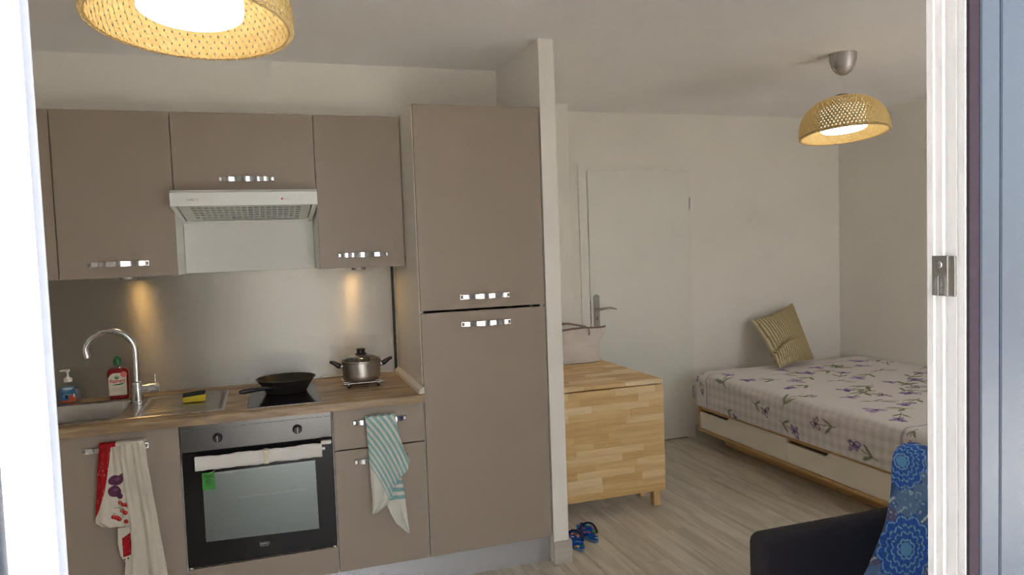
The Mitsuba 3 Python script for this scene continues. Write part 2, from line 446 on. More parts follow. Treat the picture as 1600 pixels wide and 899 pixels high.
# stepped profile of the right jamb, seen from the outside (y) to the inside
R = WX1
prof = [(R + 0.016, WY0 + 0.004), (R, WY0 + 0.004), (R, WY0 + 0.013), (R + 0.0025, WY0 + 0.0145), (R + 0.0025, WY0 + 0.0165), (R + 0.0015, WY0 + 0.018), (R + 0.0015, WY0 + 0.030),
        (R + 0.0045, WY0 + 0.032), (R + 0.0045, WY0 + 0.036), (R + 0.0015, WY0 + 0.038), (R + 0.0015, WY0 + 0.049), (R - 0.0005, WY0 + 0.0505), (R - 0.0005, WY0 + 0.060), (R + 0.10, WY0 + 0.060), (R + 0.10, WY0 + 0.004)]
part(k, 'jamb', extrude(Polygon(prof), OZ, 'z', 0.0), 'window_white', label='white right jamb with stepped profile')
part(k, 'seal', box(R + 0.002, R + 0.020, WY0 - 0.0005, WY0 + 0.0035, 0.0, OZ, 0.001), 'seal_rubber', label='dark seal between white jamb and grey face')
part(k, 'outer_face', join(box(R + 0.0205, R + 0.0535, WY0 - 0.002, WY0 + 0.0035, 0.0, OZ + 0.25, 0.003), box(R + 0.0545, R + 0.62, WY0 - 0.0026, WY0 + 0.0035, 0.0, OZ + 0.25, 0.002)), 'window_grey', label='slate grey outer face right of the opening')
part(k, 'head', box(0.062, R + 0.1, WY0 + 0.006, JD0, OZ, OZ + 0.07, 0.003), 'window_white')
part(k, 'outer_face', box(WX0 - 0.004, R + 0.0205, WY0 - 0.018, WY0 + 0.0055, OZ, OZ + 0.25, 0.003), 'window_grey', label='slate grey outer face over the opening')
part(k, 'threshold', box(0.062, R + 0.1, WY0 - 0.02, JD0, -0.02, 0.006, 0.003), 'satin')
sp = part(k, 'strike_plate', join(box(R - 0.002, R + 0.0012, WY0 + 0.0165, WY0 + 0.0515, 1.4375, 1.4905, 0.0006), box(R - 0.0035, R + 0.001, WY0 + 0.0265, WY0 + 0.028, 1.4375, 1.4905, 0.0004),
                                  extrude(Polygon([(WY0 + 0.031, 1.438), (WY0 + 0.031, 1.462), (WY0 + 0.034, 1.466), (WY0 + 0.046, 1.466), (WY0 + 0.0485, 1.462), (WY0 + 0.0485, 1.438)]).difference(
                                      Polygon([(WY0 + 0.0325, 1.4395), (WY0 + 0.0325, 1.461), (WY0 + 0.047, 1.461), (WY0 + 0.047, 1.4395)])), 0.0028, 'x', R - 0.0045),
                                  box(R - 0.0055, R - 0.002, WY0 + 0.0388, WY0 + 0.0402, 1.438, 1.464, 0.0004)), 'strike_steel', label='steel strike plate')
part(sp, 'screw', join(lathe([(0.0001, 0), (0.0046, 0), (0.0050, 0.0006), (0.0040, 0.0016), (0.0001, 0.0020)], 20).apply_transform(trimesh.transformations.rotation_matrix(-np.pi / 2, (0, 1, 0))).apply_translation((R - 0.0019, WY0 + 0.040, 1.4785))), 'screw_steel', 30)
part(sp, 'screw', join(lathe([(0.0001, 0), (0.0024, 0), (0.0028, 0.0006), (0.0020, 0.0016), (0.0001, 0.0020)], 16).apply_transform(trimesh.transformations.rotation_matrix(-np.pi / 2, (0, 1, 0))).apply_translation((R - 0.0019, WY0 + 0.0352, 1.450))), 'screw_steel', 30)

# ------------------------------------------------------------------ kitchen
G = 0.0018      # half of a gap between fronts
ZB, ZO, ZT, ZS = 0.134, 0.848, 2.160, 1.243
YU, ZU0, ZU1 = 0.2987, 1.4475, 2.157


def handle_mesh(x, y, z):
    """the wavy chrome bar: two rising swells on either side of the middle; x is its middle, y the front it is fixed to"""
    n = 60
    u = np.linspace(0, 0.5, n)
    ang = np.where(u < 0.17, 6 + 13 * (1 - np.abs(u - 0.06) / 0.11), np.where(u < 0.30, np.interp(u, [0.17, 0.2, 0.27, 0.30], [5, -6, -4, 6]), np.interp(u, [0.30, 0.34, 0.44, 0.5], [8, 17, 12, 0])))
    dy = np.cumsum(np.tan(np.radians(ang))) * (0.232 * 0.5 / n)
    dy = 0.009 + dy
    half = np.stack([-0.116 + u * 0.232, -dy], 1)
    outer = np.vstack([half, half[::-1][1:] * [-1, 1]])
    inner = outer[::-1] + [0, 0.0055]
    bar = Polygon(np.vstack([outer, inner])).buffer(0)
    # the bar is a little taller in its middle
    m = trimesh.creation.extrude_polygon(bar, 0.0205, engine='earcut')
    v = m.vertices.copy()
    v[:, 2] -= 0.01025
    v[:, 2] *= 1.0 + 0.16 * np.clip(1 - np.abs(v[:, 0]) / 0.045, 0, 1)
    m = trimesh.Trimesh(v, m.faces, process=False)
    legs = [box(s * 0.109 - 0.006, s * 0.109 + 0.006, -0.0125, 0.0, -0.008, 0.008, 0.001) for s in (-1, 1)]
    m = join(m, *legs)
    m.apply_translation((x, y, z))
    return m


def front(parent, name, x0, x1, z0, z1, y=0.0, hx=None, hz=None):
    p = part(parent, name, box(x0 + G, x1 - G, y, y + 0.018, z0 + G, z1 - G, 0.0012), 'taupe')
    if hz is not None:
        part(p, 'handle', handle_mesh((x0 + x1) / 2 if hx is None else hx, y - 0.0002, hz), 'chrome', 35, label='wavy chrome bar handle')
    return p


def carcass(x0, x1, y0, y1, z0, z1, t=0.018):
    return join(box(x0, x0 + t, y0, y1, z0, z1, 0.0006), box(x1 - t, x1, y0, y1, z0, z1, 0.0006), box(x0 + t, x1 - t, y0, y1, z0, z0 + t, 0), box(x0 + t, x1 - t, y0, y1, z1 - t, z1, 0), box(x0 + t, x1 - t, y1 - 0.006, y1, z0 + t, z1 - t, 0))


# wall cupboards
ca = thing('wall_cabinet', 'taupe wall cupboard cut off at the far left by the window jamb', 'cabinet', 'taupe wall cupboards')
part(ca, 'body', carcass(-1.055, -0.4575, YU + 0.0185, YK, ZU0, ZU1), 'melamine', label='white carcass')
front(ca, 'door', -1.056, -0.456, ZU0, ZU1, YU, None, 1.506)
ca = thing('wall_cabinet', 'taupe wall cupboard over the sink, left of the cooker hood', 'cabinet', 'taupe wall cupboards')
part(ca, 'body', carcass(-0.4555, -0.0005, YU + 0.0185, YK, ZU0, ZU1), 'melamine', label='white carcass')
front(ca, 'door', -0.456, 0.0, ZU0, ZU1, YU, -0.229, 1.506)
ca = thing('wall_cabinet', 'short taupe wall cupboard above the white cooker hood', 'cabinet', 'taupe wall cupboards')
part(ca, 'body', carcass(0.0005, 0.5995, YU + 0.0185, YK, 1.808, ZU1), 'melamine', label='white carcass')
front(ca, 'door', 0.0, 0.60, 1.806, ZU1, YU, 0.302, 1.8635)
ca = thing('wall_cabinet', 'taupe wall cupboard between cooker hood and tall cupboard', 'cabinet', 'taupe wall cupboards')
part(ca, 'body', carcass(0.6005, 0.9975, YU + 0.0185, YK, ZU0, ZU1), 'melamine', label='white carcass')
front(ca, 'door', 0.60, 0.998, ZU0, ZU1, YU, 0.80, 1.508)
# white back board under the hood
k = thing('back_panel', 'white board on the wall under the cooker hood', 'panel')
body(k, box(0.002, 0.598, 0.618, 0.6345, ZU0, 1.70, 0.0008), 'melamine')

# cooker hood
hk = thing('cooker_hood', 'slim white cooker hood with a slotted grille', 'cooker hood')
side = Polygon([(0.14, 1.7915), (0.14, 1.7375), (0.149, 1.7335), (0.149, 1.737), (0.60, 1.702), (0.60, 1.8055), (0.16, 1.8055)])
sp_ = Polygon([(0.14, 1.7925), (0.1405, 1.738), (0.60, 1.684), (0.617, 1.684), (0.617, 1.8055), (0.16, 1.8055)])
part(hk, 'body', join(extrude(Polygon([(0.14, 1.7925), (0.1402, 1.738), (0.158, 1.738), (0.172, 1.796), (0.568, 1.796), (0.577, 1.684), (0.617, 1.684), (0.6175, 1.8055), (0.16, 1.8055)]), 0.55, 'x', 0.021),
                      extrude(sp_, 0.021, 'x', 0.0), extrude(sp_, 0.021, 'x', 0.571)), 'hood_white')


def hood_under(x, s):
    """a point on the sloping underside, s from 0 at the front to 1 at the back"""
    return np.array([x, 0.160 + 0.42 * s, 1.7365 - 0.0485 * s])


# grille: a plate with real slots, over a hollow with grey sheets added to darken them
plate = Polygon([(0.026, 0.0), (0.566, 0.0), (0.566, 0.86), (0.54, 0.985), (0.052, 0.985), (0.026, 0.86)])
holes = []
for i in range(18):
    for j in range(6):
        x0 = 0.072 + i * 0.02555
        z0 = 0.10 + j * 0.145
        holes.append(sbox(x0, z0, x0 + 0.0185, z0 + 0.068))
from shapely.ops import unary_union
plate = plate.difference(unary_union(holes))
pm = trimesh.creation.extrude_polygon(plate, 0.002, engine='earcut')
v = pm.vertices
pv = np.array([hood_under(a, b) for a, b in v[:, :2]]) + np.array([0, -0.0025, 0.004])[None] * 0 + np.array([0, 0.115, 0.993]) * (v[:, 2:3] + 0.001)
pm = trimesh.Trimesh(pv, pm.faces, process=False)
if pm.volume < 0:
    pm.invert()
part(hk, 'grille', pm, 'hood_grey', label='grey slotted grille plate')
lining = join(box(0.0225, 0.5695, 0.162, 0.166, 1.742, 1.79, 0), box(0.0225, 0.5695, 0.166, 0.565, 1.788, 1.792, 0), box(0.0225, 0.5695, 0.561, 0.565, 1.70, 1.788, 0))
part(hk, 'lining', lining, 'slot_shade_grey', label='added grey inner sheets that darken the slots')
part(hk, 'lettering', join(text('cata', 0.011, 0.063, 0.1397, 1.7595, 0.0005), extrude(Point(0.1045, 1.767).buffer(0.0065).difference(Point(0.1045, 1.767).buffer(0.0052)).difference(sbox(0.10, 1.771, 0.109, 1.78)), 0.0005, 'y', 0.1392)), 'grey_print')
for i in range(6):
    m = lathe([(0.0001, 0), (0.0042, 0), (0.0042, 0.0012), (0.0034, 0.002), (0.0001, 0.002)], 16)
    m.apply_transform(trimesh.transformations.rotation_matrix(np.pi / 2, (1, 0, 0)))
    m.apply_translation((0.445 + 0.016 * i, 0.1402, 1.7638))
    part(hk, 'button', m, 'label_red' if i == 0 else 'satin', 30, label='red indicator' if i == 0 else None)

# round spots under the wall cupboards
for x, lab in ((-0.226, 'round recessed spot lit under the wall cupboard over the sink'), (0.797, 'round recessed spot lit under the wall cupboard right of the hood'), (-0.756, 'round recessed spot lit under the far left wall cupboard')):
    if x < -0.5:
        continue
    lk = thing('cabinet_spot', lab, 'spot light', group='spots under the wall cupboards')
    part(lk, 'ring', lathe([(0.026, 0.0), (0.033, -0.001), (0.0345, 0.003), (0.0345, 0.0118), (0.026, 0.0118)], 36, (x, 0.475, ZU0 - 0.0122)), 'satin', 30)
    d = trimesh.creation.cylinder(0.0255, 0.004, sections=32)
    d.apply_translation((x, 0.475, ZU0 - 0.0082))
    key = part(lk, 'lens', d, 'lamp_white', label='warm lit lens')
    scene[key]['emitter'] = {'type': 'area', 'radiance': rgb((PUCK * 1.0, PUCK * 0.58, PUCK * 0.19))}

# stainless splashback
k = thing('splashback', 'brushed stainless steel splashback behind the worktop', 'splashback')
xs = (-1.07, 1.004)
v = np.array([(xs[0], 0.636, 0.8865), (xs[1], 0.636, 0.8865), (xs[1], 0.636, 1.4475), (xs[0], 0.636, 1.4475)])
sb = trimesh.Trimesh(np.vstack([v, v + [0, 0.004, 0]]), [[0, 1, 2], [0, 2, 3], [5, 4, 7], [5, 7, 6], [3, 2, 6], [3, 6, 7], [1, 5, 6], [1, 6, 2], [4, 0, 3], [4, 3, 7], [0, 4, 5], [0, 5, 1]], process=False)
body(k, sb, 'brushed', uv=np.tile([(0, 0), (2.07, 0), (2.07, 0.56), (0, 0.56)], (2, 1)))
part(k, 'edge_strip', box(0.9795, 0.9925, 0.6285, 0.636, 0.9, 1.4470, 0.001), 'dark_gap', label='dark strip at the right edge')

# tall cupboard
ck = thing('tall_cabinet', 'tall taupe two door cupboard beside the partition', 'cabinet')
part(ck, 'body', carcass(1.0, 1.594, 0.0188, YK - 0.001, ZB, ZT), 'melamine_tall', label='pale carcass side')
front(ck, 'door', 1.001, 1.593, ZS + 0.0035, ZT, 0.0, 1.30, 1.302)
front(ck, 'door', 1.001, 1.593, ZB, ZS - 0.0035, 0.0, 1.301, 1.179)
part(ck, 'bumper', tube([(1.525, 0.001, ZS), (1.525, 0.012, ZS)], 0.0034, 12), 'white_plastic', True)

# base cupboards
ck = thing('base_cabinet', 'taupe base cupboard at the far left behind the window jamb', 'cabinet', 'taupe base cupboards')
part(ck, 'body', carcass(-1.055, -0.4575, 0.0188, YK - 0.001, ZB, ZO - 0.16), 'melamine', label='white carcass')
front(ck, 'door', -1.056, -0.456, ZB, ZO - 0.003, 0.0, None, 0.786)
ck = thing('base_cabinet', 'taupe sink cupboard with a red and white towel on its handle', 'cabinet', 'taupe base cupboards')
part(ck, 'body', carcass(-0.4555, -0.0015, 0.0188, YK - 0.001, ZB, ZO - 0.16), 'melamine', label='white carcass')
front(ck, 'door', -0.456, -0.002, ZB, ZO - 0.003, 0.0, -0.231, 0.7855)
ck = thing('base_cabinet', 'taupe drawer cupboard right of the oven with a striped towel', 'cabinet', 'taupe base cupboards')
part(ck, 'body', carcass(0.6015, 0.997, 0.0188, YK - 0.001, ZB, ZO - 0.03), 'melamine', label='white carcass')
front(ck, 'drawer', 0.60, 0.998, 0.669, ZO - 0.003, 0.0, 0.80, 0.7845)
front(ck, 'door', 0.60, 0.998, ZB, 0.667, 0.0, 0.80, 0.6125)
ck = thing('oven_housing', 'taupe filler panel and white sides around the built in oven', 'cabinet')
part(ck, 'body', join(box(-0.0012, 0.0008, 0.0188, 0.6, ZB, ZO - 0.01, 0), box(0.5975, 0.6005, 0.0188, 0.6, ZB, ZO - 0.01, 0), box(0.001, 0.597, 0.02, 0.6, ZB, ZB + 0.018, 0), box(0.001, 0.597, 0.02, 0.55, 0.235, 0.248, 0)), 'melamine', label='white sides')
part(ck, 'filler_panel', box(0.0 + G, 0.598 - G, 0.0, 0.018, ZB + G, 0.2495, 0.0012), 'taupe')
k = thing('plinth', 'stainless steel kick board under the base cupboards', 'plinth')
v = np.array([(-1.06, 0.05, 0.0), (1.594, 0.05, 0.0), (1.594, 0.05, ZB - 0.001), (-1.06, 0.05, ZB - 0.001)])
body(k, trimesh.Trimesh(np.vstack([v, v + [0, 0.012, 0]]), sb.faces, process=False), 'kick_steel', uv=np.tile([(0, 0), (2.6, 0), (2.6, 0.13), (0, 0.13)], (2, 1)))

# worktop: a slab with a rounded front edge and a real cut-out for the sink bowl
SX0, SX1, SY0, SY1 = -0.66, 0.170, 0.042, 0.520        # sink outline
BX0, BX1, BY0, BY1 = -0.615, -0.235, 0.085, 0.455      # bowl
wk = thing('worktop', 'wood look laminate worktop with sink and hob set in', 'worktop')
prof = [(0.64, 0.849), (0.64, 0.886)] + [(-0.022 + 0.010 * math.cos(a) - 0.0, 0.876 + 0.010 * math.sin(a)) for a in np.linspace(np.pi / 2, np.pi, 6)] + [(-0.032, 0.849)]
import manifold3d as mf
def to_mf(m):
    return mf.Manifold(mf.Mesh(np.asarray(m.vertices, np.float32), np.asarray(m.faces, np.uint32)))
def from_mf(m):
    q = m.to_mesh()
    return trimesh.Trimesh(q.vert_properties[:, :3], q.tri_verts, process=False)
slab = extrude(Polygon(prof), 2.058, 'x', -1.06)
slab.merge_vertices()
cut = box(SX0 + 0.014, SX1 - 0.012, SY0 + 0.014, SY1 - 0.014, 0.8, 0.95, 0)
part(wk, 'slab', from_mf(to_mf(slab) - to_mf(cut)), 'worktop_wood', 25)
part(wk, 'upstand', box(0.60, 0.972, 0.618, 0.6355, 0.8862, 0.898, 0.003), 'upstand', label='thin pale sealing strip along the splashback')
part(wk, 'upstand', extrude(Polygon([(0.9985, 0.8862), (0.9985, 0.914), (0.992, 0.9135), (0.977, 0.901), (0.9735, 0.8862)]), 0.645, 'y', -0.028), 'upstand', 20, label='pale quarter round end trim beside the tall cupboard')

# sink: rim, bowl and ribbed drainer in one pressing
kk = thing('sink', 'stainless steel inset sink with ribbed drainer', 'sink')
nx, ny = 170, 100
X = np.linspace(SX0, SX1, nx); Y = np.linspace(SY0, SY1, ny)
gx, gy = np.meshgrid(X, Y, indexing='ij')
def sstep(a, b, x):
    t = np.clip((x - a) / (b - a), 0, 1)
    return t * t * (3 - 2 * t)
def rrect(x, y, x0, x1, y0, y1, r):
    cx, cy, hx, hy = (x0 + x1) / 2, (y0 + y1) / 2, (x1 - x0) / 2 - r, (y1 - y0) / 2 - r
    qx, qy = np.abs(x - cx) - hx, np.abs(y - cy) - hy
    return np.hypot(np.maximum(qx, 0), np.maximum(qy, 0)) + np.minimum(np.maximum(qx, qy), 0) - r
db = rrect(gx, gy, BX0, BX1, BY0, BY1, 0.05)
z = 0.8895 + 0 * gx
z -= 0.15 * sstep(0.004, -0.022, db)
dd = rrect(gx, gy, -0.165, 0.150, 0.075, 0.478, 0.02)
z -= 0.0045 * sstep(0.003, -0.006, dd)
rib = sstep(-0.02, -0.03, rrect(gx, gy, -0.165, 0.140, 0.085, 0.468, 0.02))
z += rib * 0.0032 * np.maximum(0, np.sin((gy - 0.09) / 0.375 * 2 * np.pi * 8))  ** 1.5 * sstep(0.105, 0.085, gx)
edge = rrect(gx, gy, SX0, SX1, SY0, SY1, 0.015)
z -= 0.003 * sstep(-0.006, 0.0, edge)
z += 0.0006
topm = grid(np.stack([gx, gy, z], -1)); und = grid(np.stack([gx, gy, z - 0.0008], -1))
rimi = np.concatenate([np.arange(ny), np.arange(1, nx) * ny + ny - 1, (nx - 1) * ny + np.arange(ny - 2, -1, -1), np.arange(nx - 2, 0, -1) * ny])
nxt = np.roll(rimi, -1); NV = nx * ny
basin = trimesh.Trimesh(np.vstack([topm.vertices, und.vertices]), np.vstack([topm.faces, und.faces[:, ::-1] + NV, np.stack([rimi, rimi + NV, nxt + NV], 1), np.stack([rimi, nxt + NV, nxt], 1)]), process=False)
if basin.volume < 0:
    basin.invert()
part(kk, 'basin', basin, 'sink_steel', 50)
part(kk, 'drain', lathe([(0.0001, 0.002), (0.018, 0.0015), (0.033, 0.003), (0.036, 0.0)], 28, ((BX0 + BX1) / 2, (BY0 + BY1) / 2, 0.7402)), 'chrome', 30)

# tap
tk = thing('tap', 'tall chrome swan neck mixer tap by the sink', 'tap')
TX, TY = -0.201, 0.374
part(tk, 'base', lathe([(0.0001, 0.0), (0.026, 0.0), (0.026, 0.006), (0.0235, 0.009), (0.0225, 0.012), (0.0225, 0.088), (0.0205, 0.093), (0.0145, 0.097), (0.0001, 0.097)], 32, (TX, TY, 0.8898)), 'chrome', 30)
ang = np.linspace(0, np.pi * 0.93, 26)
Rr = 0.098
path = [(TX, TY, 0.982), (TX, TY, 1.02), (TX, TY, 1.06), (TX, TY, 1.09), (TX, TY, 1.105)] + [(TX - Rr + Rr * math.cos(a), TY, 1.118 + Rr * math.sin(a)) for a in ang]
e = path[-1]
path += [(e[0] + 0.004, TY, e[2] - 0.02), (e[0] + 0.007, TY, e[2] - 0.035)]
part(tk, 'spout', tube(path, [0.0125] * (len(path) - 2) + [0.0125, 0.0125], 18), 'chrome', 35)
part(tk, 'lever', join(tube([(TX + 0.015, TY, 0.952), (TX + 0.045, TY, 0.952), (TX + 0.0455, TY, 0.952), (TX + 0.086, TY, 0.952)], [0.0185, 0.0185, 0.021, 0.021], 22), tube([(TX + 0.072, TY, 0.968), (TX + 0.073, TY, 1.012)], [0.0042, 0.0035], 10)), 'chrome', 35)

# soap pump
qk = thing('soap_dispenser', 'clear hand soap dispenser with a white pump and blue label', 'soap dispenser')
SXc, SYc = -0.512, 0.570
prof = [(0.0001, 0.0), (0.040, 0.0), (0.0465, 0.006), (0.0485, 0.025), (0.047, 0.05), (0.041, 0.072), (0.030, 0.086), (0.017, 0.093), (0.0135, 0.097)]
m = lathe(prof, 40); v = m.vertices.copy(); v[:, 1] *= 0.62; m = trimesh.Trimesh(v + [SXc, SYc, 0.8866], m.faces, process=False)
part(qk, 'bottle', m, 'clear_bottle', True, label='clear bottle')
m = lathe([(0.0001, 0.001), (0.038, 0.001), (0.0445, 0.007), (0.0465, 0.025), (0.0448, 0.05), (0.0425, 0.062), (0.0001, 0.062)], 40); v = m.vertices.copy(); v[:, 1] *= 0.60
scene['soap_fluid'] = {'type': 'twosided', 'b': {'type': 'principled', 'base_color': rgb((0.20, 0.20, 0.23)), 'roughness': 0.25}}
part(qk, 'liquid', trimesh.Trimesh(v + [SXc, SYc, 0.8866], m.faces, process=False), 'soap_fluid', 35)
# printed label wrapped on the front
uu, ww = np.meshgrid(np.linspace(-0.62, 0.72, 90), np.linspace(0.004, 0.075, 80), indexing='ij')
rr = np.interp(ww, [p[1] for p in prof], [p[0] for p in prof]) + 0.0012
P = np.stack([SXc + rr * np.sin(uu), SYc - rr * np.cos(uu) * 0.62 - 0.0006, 0.8866 + ww], -1)
a, b = (uu + 0.62) / 1.34, (ww - 0.004) / 0.071
col = np.zeros(uu.shape + (3,)); col[:] = lin(95, 140, 170)
def paint(c, mask):
    col[mask] = lin(*c)
paint((72, 112, 146), b < 0.75 - 0.1 * np.sin(a * 5))
paint((95, 140, 165), (np.hypot((a - 0.45) / 0.30, (b - 0.42) / 0.16) < 1))
paint((40, 55, 100), (np.hypot((a - 0.42) / 0.10, (b - 0.36) / 0.12) < 1))
paint((190, 90, 70), (b < 0.34 + 0.15 * np.sin((a - 0.2) * 4)) & (a > 0.55))
paint((195, 100, 60), b < 0.13)
paint((190, 205, 215), (np.hypot((a - 0.5) / 0.36, (b - 0.87) / 0.07) < 1))
paint((215, 210, 205), (np.hypot((a - 0.88) / 0.06, (b - 0.42) / 0.13) < 1))
part(qk, 'label', grid(P), 'printed', True, color=col.reshape(-1, 3), label='blue printed label')
part(qk, 'pump', join(lathe([(0.0001, 0.094), (0.0172, 0.094), (0.0172, 0.108), (0.0165, 0.1105), (0.0095, 0.112), (0.0088, 0.118), (0.0045, 0.119), (0.0045, 0.140), (0.010, 0.141), (0.0115, 0.146), (0.010, 0.149), (0.0001, 0.1495)], 28, (SXc, SYc, 0.8866)),
                      tube([(SXc - 0.004, SYc, 1.0315), (SXc - 0.02, SYc, 1.0325), (SXc - 0.031, SYc, 1.030)], [0.0055, 0.0050, 0.0035], 12)), 'white_plastic', 30, label='white pump')

# washing-up liquid
qk = thing('dish_soap_bottle', 'red washing up liquid bottle with dark green cap behind the tap', 'bottle')
BX, BY, BZ = -0.306, 0.560, 0.8866
def ell_loft(rings, n=40):
    P = []
    for z_, rx, ry, ex in rings:
        th = np.linspace(0, 2 * np.pi, n, endpoint=False)
        c, s = np.cos(th), np.sin(th)
        P.append(np.stack([np.sign(c) * np.abs(c) ** ex * rx, np.sign(s) * np.abs(s) ** ex * ry, 0 * th + z_], 1))
    v = np.vstack(P); f = []
    R_ = len(rings)
    for i in range(R_ - 1):
        for j in range(n):
            k_ = (j + 1) % n
            f += [[i * n + j, i * n + k_, (i + 1) * n + k_], [i * n + j, (i + 1) * n + k_, (i + 1) * n + j]]
    c0, c1 = len(v), len(v) + 1
    v = np.vstack([v, [0, 0, rings[0][0]], [0, 0, rings[-1][0]]])
    for j in range(n):
        k_ = (j + 1) % n
        f += [[c0, k_, j], [c1, (R_ - 1) * n + j, (R_ - 1) * n + k_]]
    m = trimesh.Trimesh(v, f, process=False)
    if m.volume < 0:
        m.invert()
    return m
m = ell_loft([(0.0, 0.036, 0.022, 0.75), (0.004, 0.040, 0.026, 0.7), (0.05, 0.0425, 0.029, 0.68), (0.10, 0.0455, 0.030, 0.68), (0.122, 0.045, 0.0295, 0.7), (0.134, 0.040, 0.027, 0.8), (0.1395, 0.034, 0.024, 0.9)])
m.apply_translation((BX, BY, BZ))
part(qk, 'body', m, 'red_soap', 40, label='red liquid filled body')
m = ell_loft([(0.1397, 0.034, 0.024, 0.9), (0.146, 0.026, 0.020, 0.95), (0.150, 0.016, 0.015, 1.0), (0.157, 0.0135, 0.0135, 1.0)])
m.apply_translation((BX, BY, BZ))
part(qk, 'neck', m, 'clear_bottle', 40, label='clear shoulder')
m = join(lathe([(0.0001, 0.1575), (0.0165, 0.1575), (0.0165, 0.178), (0.014, 0.184), (0.0085, 0.187), (0.0085, 0.194), (0.0001, 0.195)], 28), box(-0.013, 0.004, -0.006, 0.006, 0.188, 0.1965, 0.002))
m.apply_translation((BX, BY, BZ))
part(qk, 'cap', m, 'green_cap', 30, label='dark green cap')
yb = BY - 0.0312
lab = Polygon([(-0.033, 0.022), (0.034, 0.022), (0.0355, 0.110), (0.032, 0.118), (-0.016, 0.118), (-0.026, 0.111), (-0.0345, 0.098)]).buffer(0.003)
part(qk, 'label', extrude(affinity.translate(lab, BX, BZ), 0.0012, 'y', yb), 'label_cream', label='cream front label')
part(qk + '__label', 'lettering', text('Rainett', 0.0145, BX + 0.001, yb, BZ + 0.0775, 0.0005, bold=True, center=True), 'label_red')
emb = unary_union([Point(-0.002, 0.1035).buffer(0.0062), Polygon([(-0.013, 0.108), (-0.009, 0.0945), (0.006, 0.0945), (0.0095, 0.108), (0.004, 0.0995), (-0.008, 0.0995)])]).difference(Point(-0.001, 0.1035).buffer(0.0032))
swoosh = Polygon([(-0.028, 0.0685), (-0.01, 0.0655), (0.006, 0.065), (0.020, 0.068), (0.030, 0.0745), (0.012, 0.0725), (-0.008, 0.070)])
lines = unary_union([sbox(-0.024, 0.052, 0.024, 0.0536), sbox(-0.022, 0.045, 0.02, 0.0462), sbox(-0.022, 0.039, 0.022, 0.0402)])
part(qk + '__label', 'emblem', join(*[extrude(affinity.translate(g, BX, BZ), 0.0004, 'y', yb - 0.0003) for q in (emb, swoosh) for g in getattr(q, 'geoms', [q])]), 'label_green')
part(qk + '__label', 'small_print', join(*[extrude(affinity.translate(g, BX, BZ), 0.0004, 'y', yb - 0.0003) for g in lines.geoms]), 'grey_print')
part(qk, 'sticker', extrude(Point(BX + 0.028, BZ + 0.1135).buffer(0.0135), 0.0012, 'y', yb - 0.0013), 'label_pink', label='round pink sticker')

# sponge
qk = thing('sponge', 'yellow scouring sponge with a dark pad on the drainer', 'sponge')
M = trimesh.transformations.rotation_matrix(0.05, (0, 0, 1))
SPX, SPY = 0.034, 0.30
def sponge(z0, z1, r):
    m = rbox(-0.046, 0.046, -0.034, 0.034, z0, z1, r)
    return m.subdivide()
a = sponge(0.0, 0.024, 0.004); b = sponge(0.0243, 0.033, 0.003)
for m in (a, b):
    v = m.vertices.copy(); v[:, 2] += 0.012 * np.clip((v[:, 0] + 0.03) / 0.06, 0, 1) * (v[:, 2] > 0.012) * 0.6
    m.vertices = v
    m.apply_transform(M); m.apply_translation((SPX, SPY, 0.8895))
part(qk, 'foam', a, 'sponge_yellow', 40, label='yellow foam')
part(qk, 'pad', b, 'sponge_green', 40, label='blackish scouring pad')

# hob and pan
k = thing('hob', 'black glass two ring hob set in the worktop', 'hob')
part(k, 'glass', box(0.262, 0.560, 0.012, 0.525, 0.8863, 0.8905, 0.001), 'black_gloss')
part(k, 'trim', box(0.260, 0.562, 0.0085, 0.0118, 0.8862, 0.8895, 0.0008), 'satin', label='thin metal front edge')
pk = thing('frying_pan', 'black frying pan with its handle to the left on the hob', 'frying pan')
PXc, PYc, PZ = 0.425, 0.315, 0.8906
part(pk, 'bowl', lathe([(0.0001, 0.0), (0.082, 0.0), (0.089, 0.003), (0.100, 0.022), (0.118, 0.048), (0.128, 0.062), (0.132, 0.064), (0.1325, 0.0665), (0.127, 0.0665), (0.115, 0.050), (0.096, 0.024), (0.084, 0.006), (0.0001, 0.005)], 64, (PXc, PYc, PZ)), 'black_pan', 30)
hp = np.array([(PXc - 0.055, PYc - 0.098, PZ + 0.040), (PXc - 0.075, PYc - 0.118, PZ + 0.043), (PXc - 0.11, PYc - 0.137, PZ + 0.046), (PXc - 0.15, PYc - 0.150, PZ + 0.046), (PXc - 0.185, PYc - 0.16, PZ + 0.044), (PXc - 0.198, PYc - 0.163, PZ + 0.043)])
m = tube(hp, [0.010, 0.0085, 0.0085, 0.0105, 0.0105, 0.006], 16)
part(pk, 'handle', m, 'black_plastic', True)
for dx, dz in ((-0.046, 0.044), (-0.052, 0.032)):
    s = trimesh.creation.icosphere(2, 0.0035); s.apply_translation((PXc + dx, PYc - 0.101 + 0.2 * (0.044 - dz), PZ + dz))
    part(pk, 'rivet', s, 'screw_steel', True, label='bright rivet')

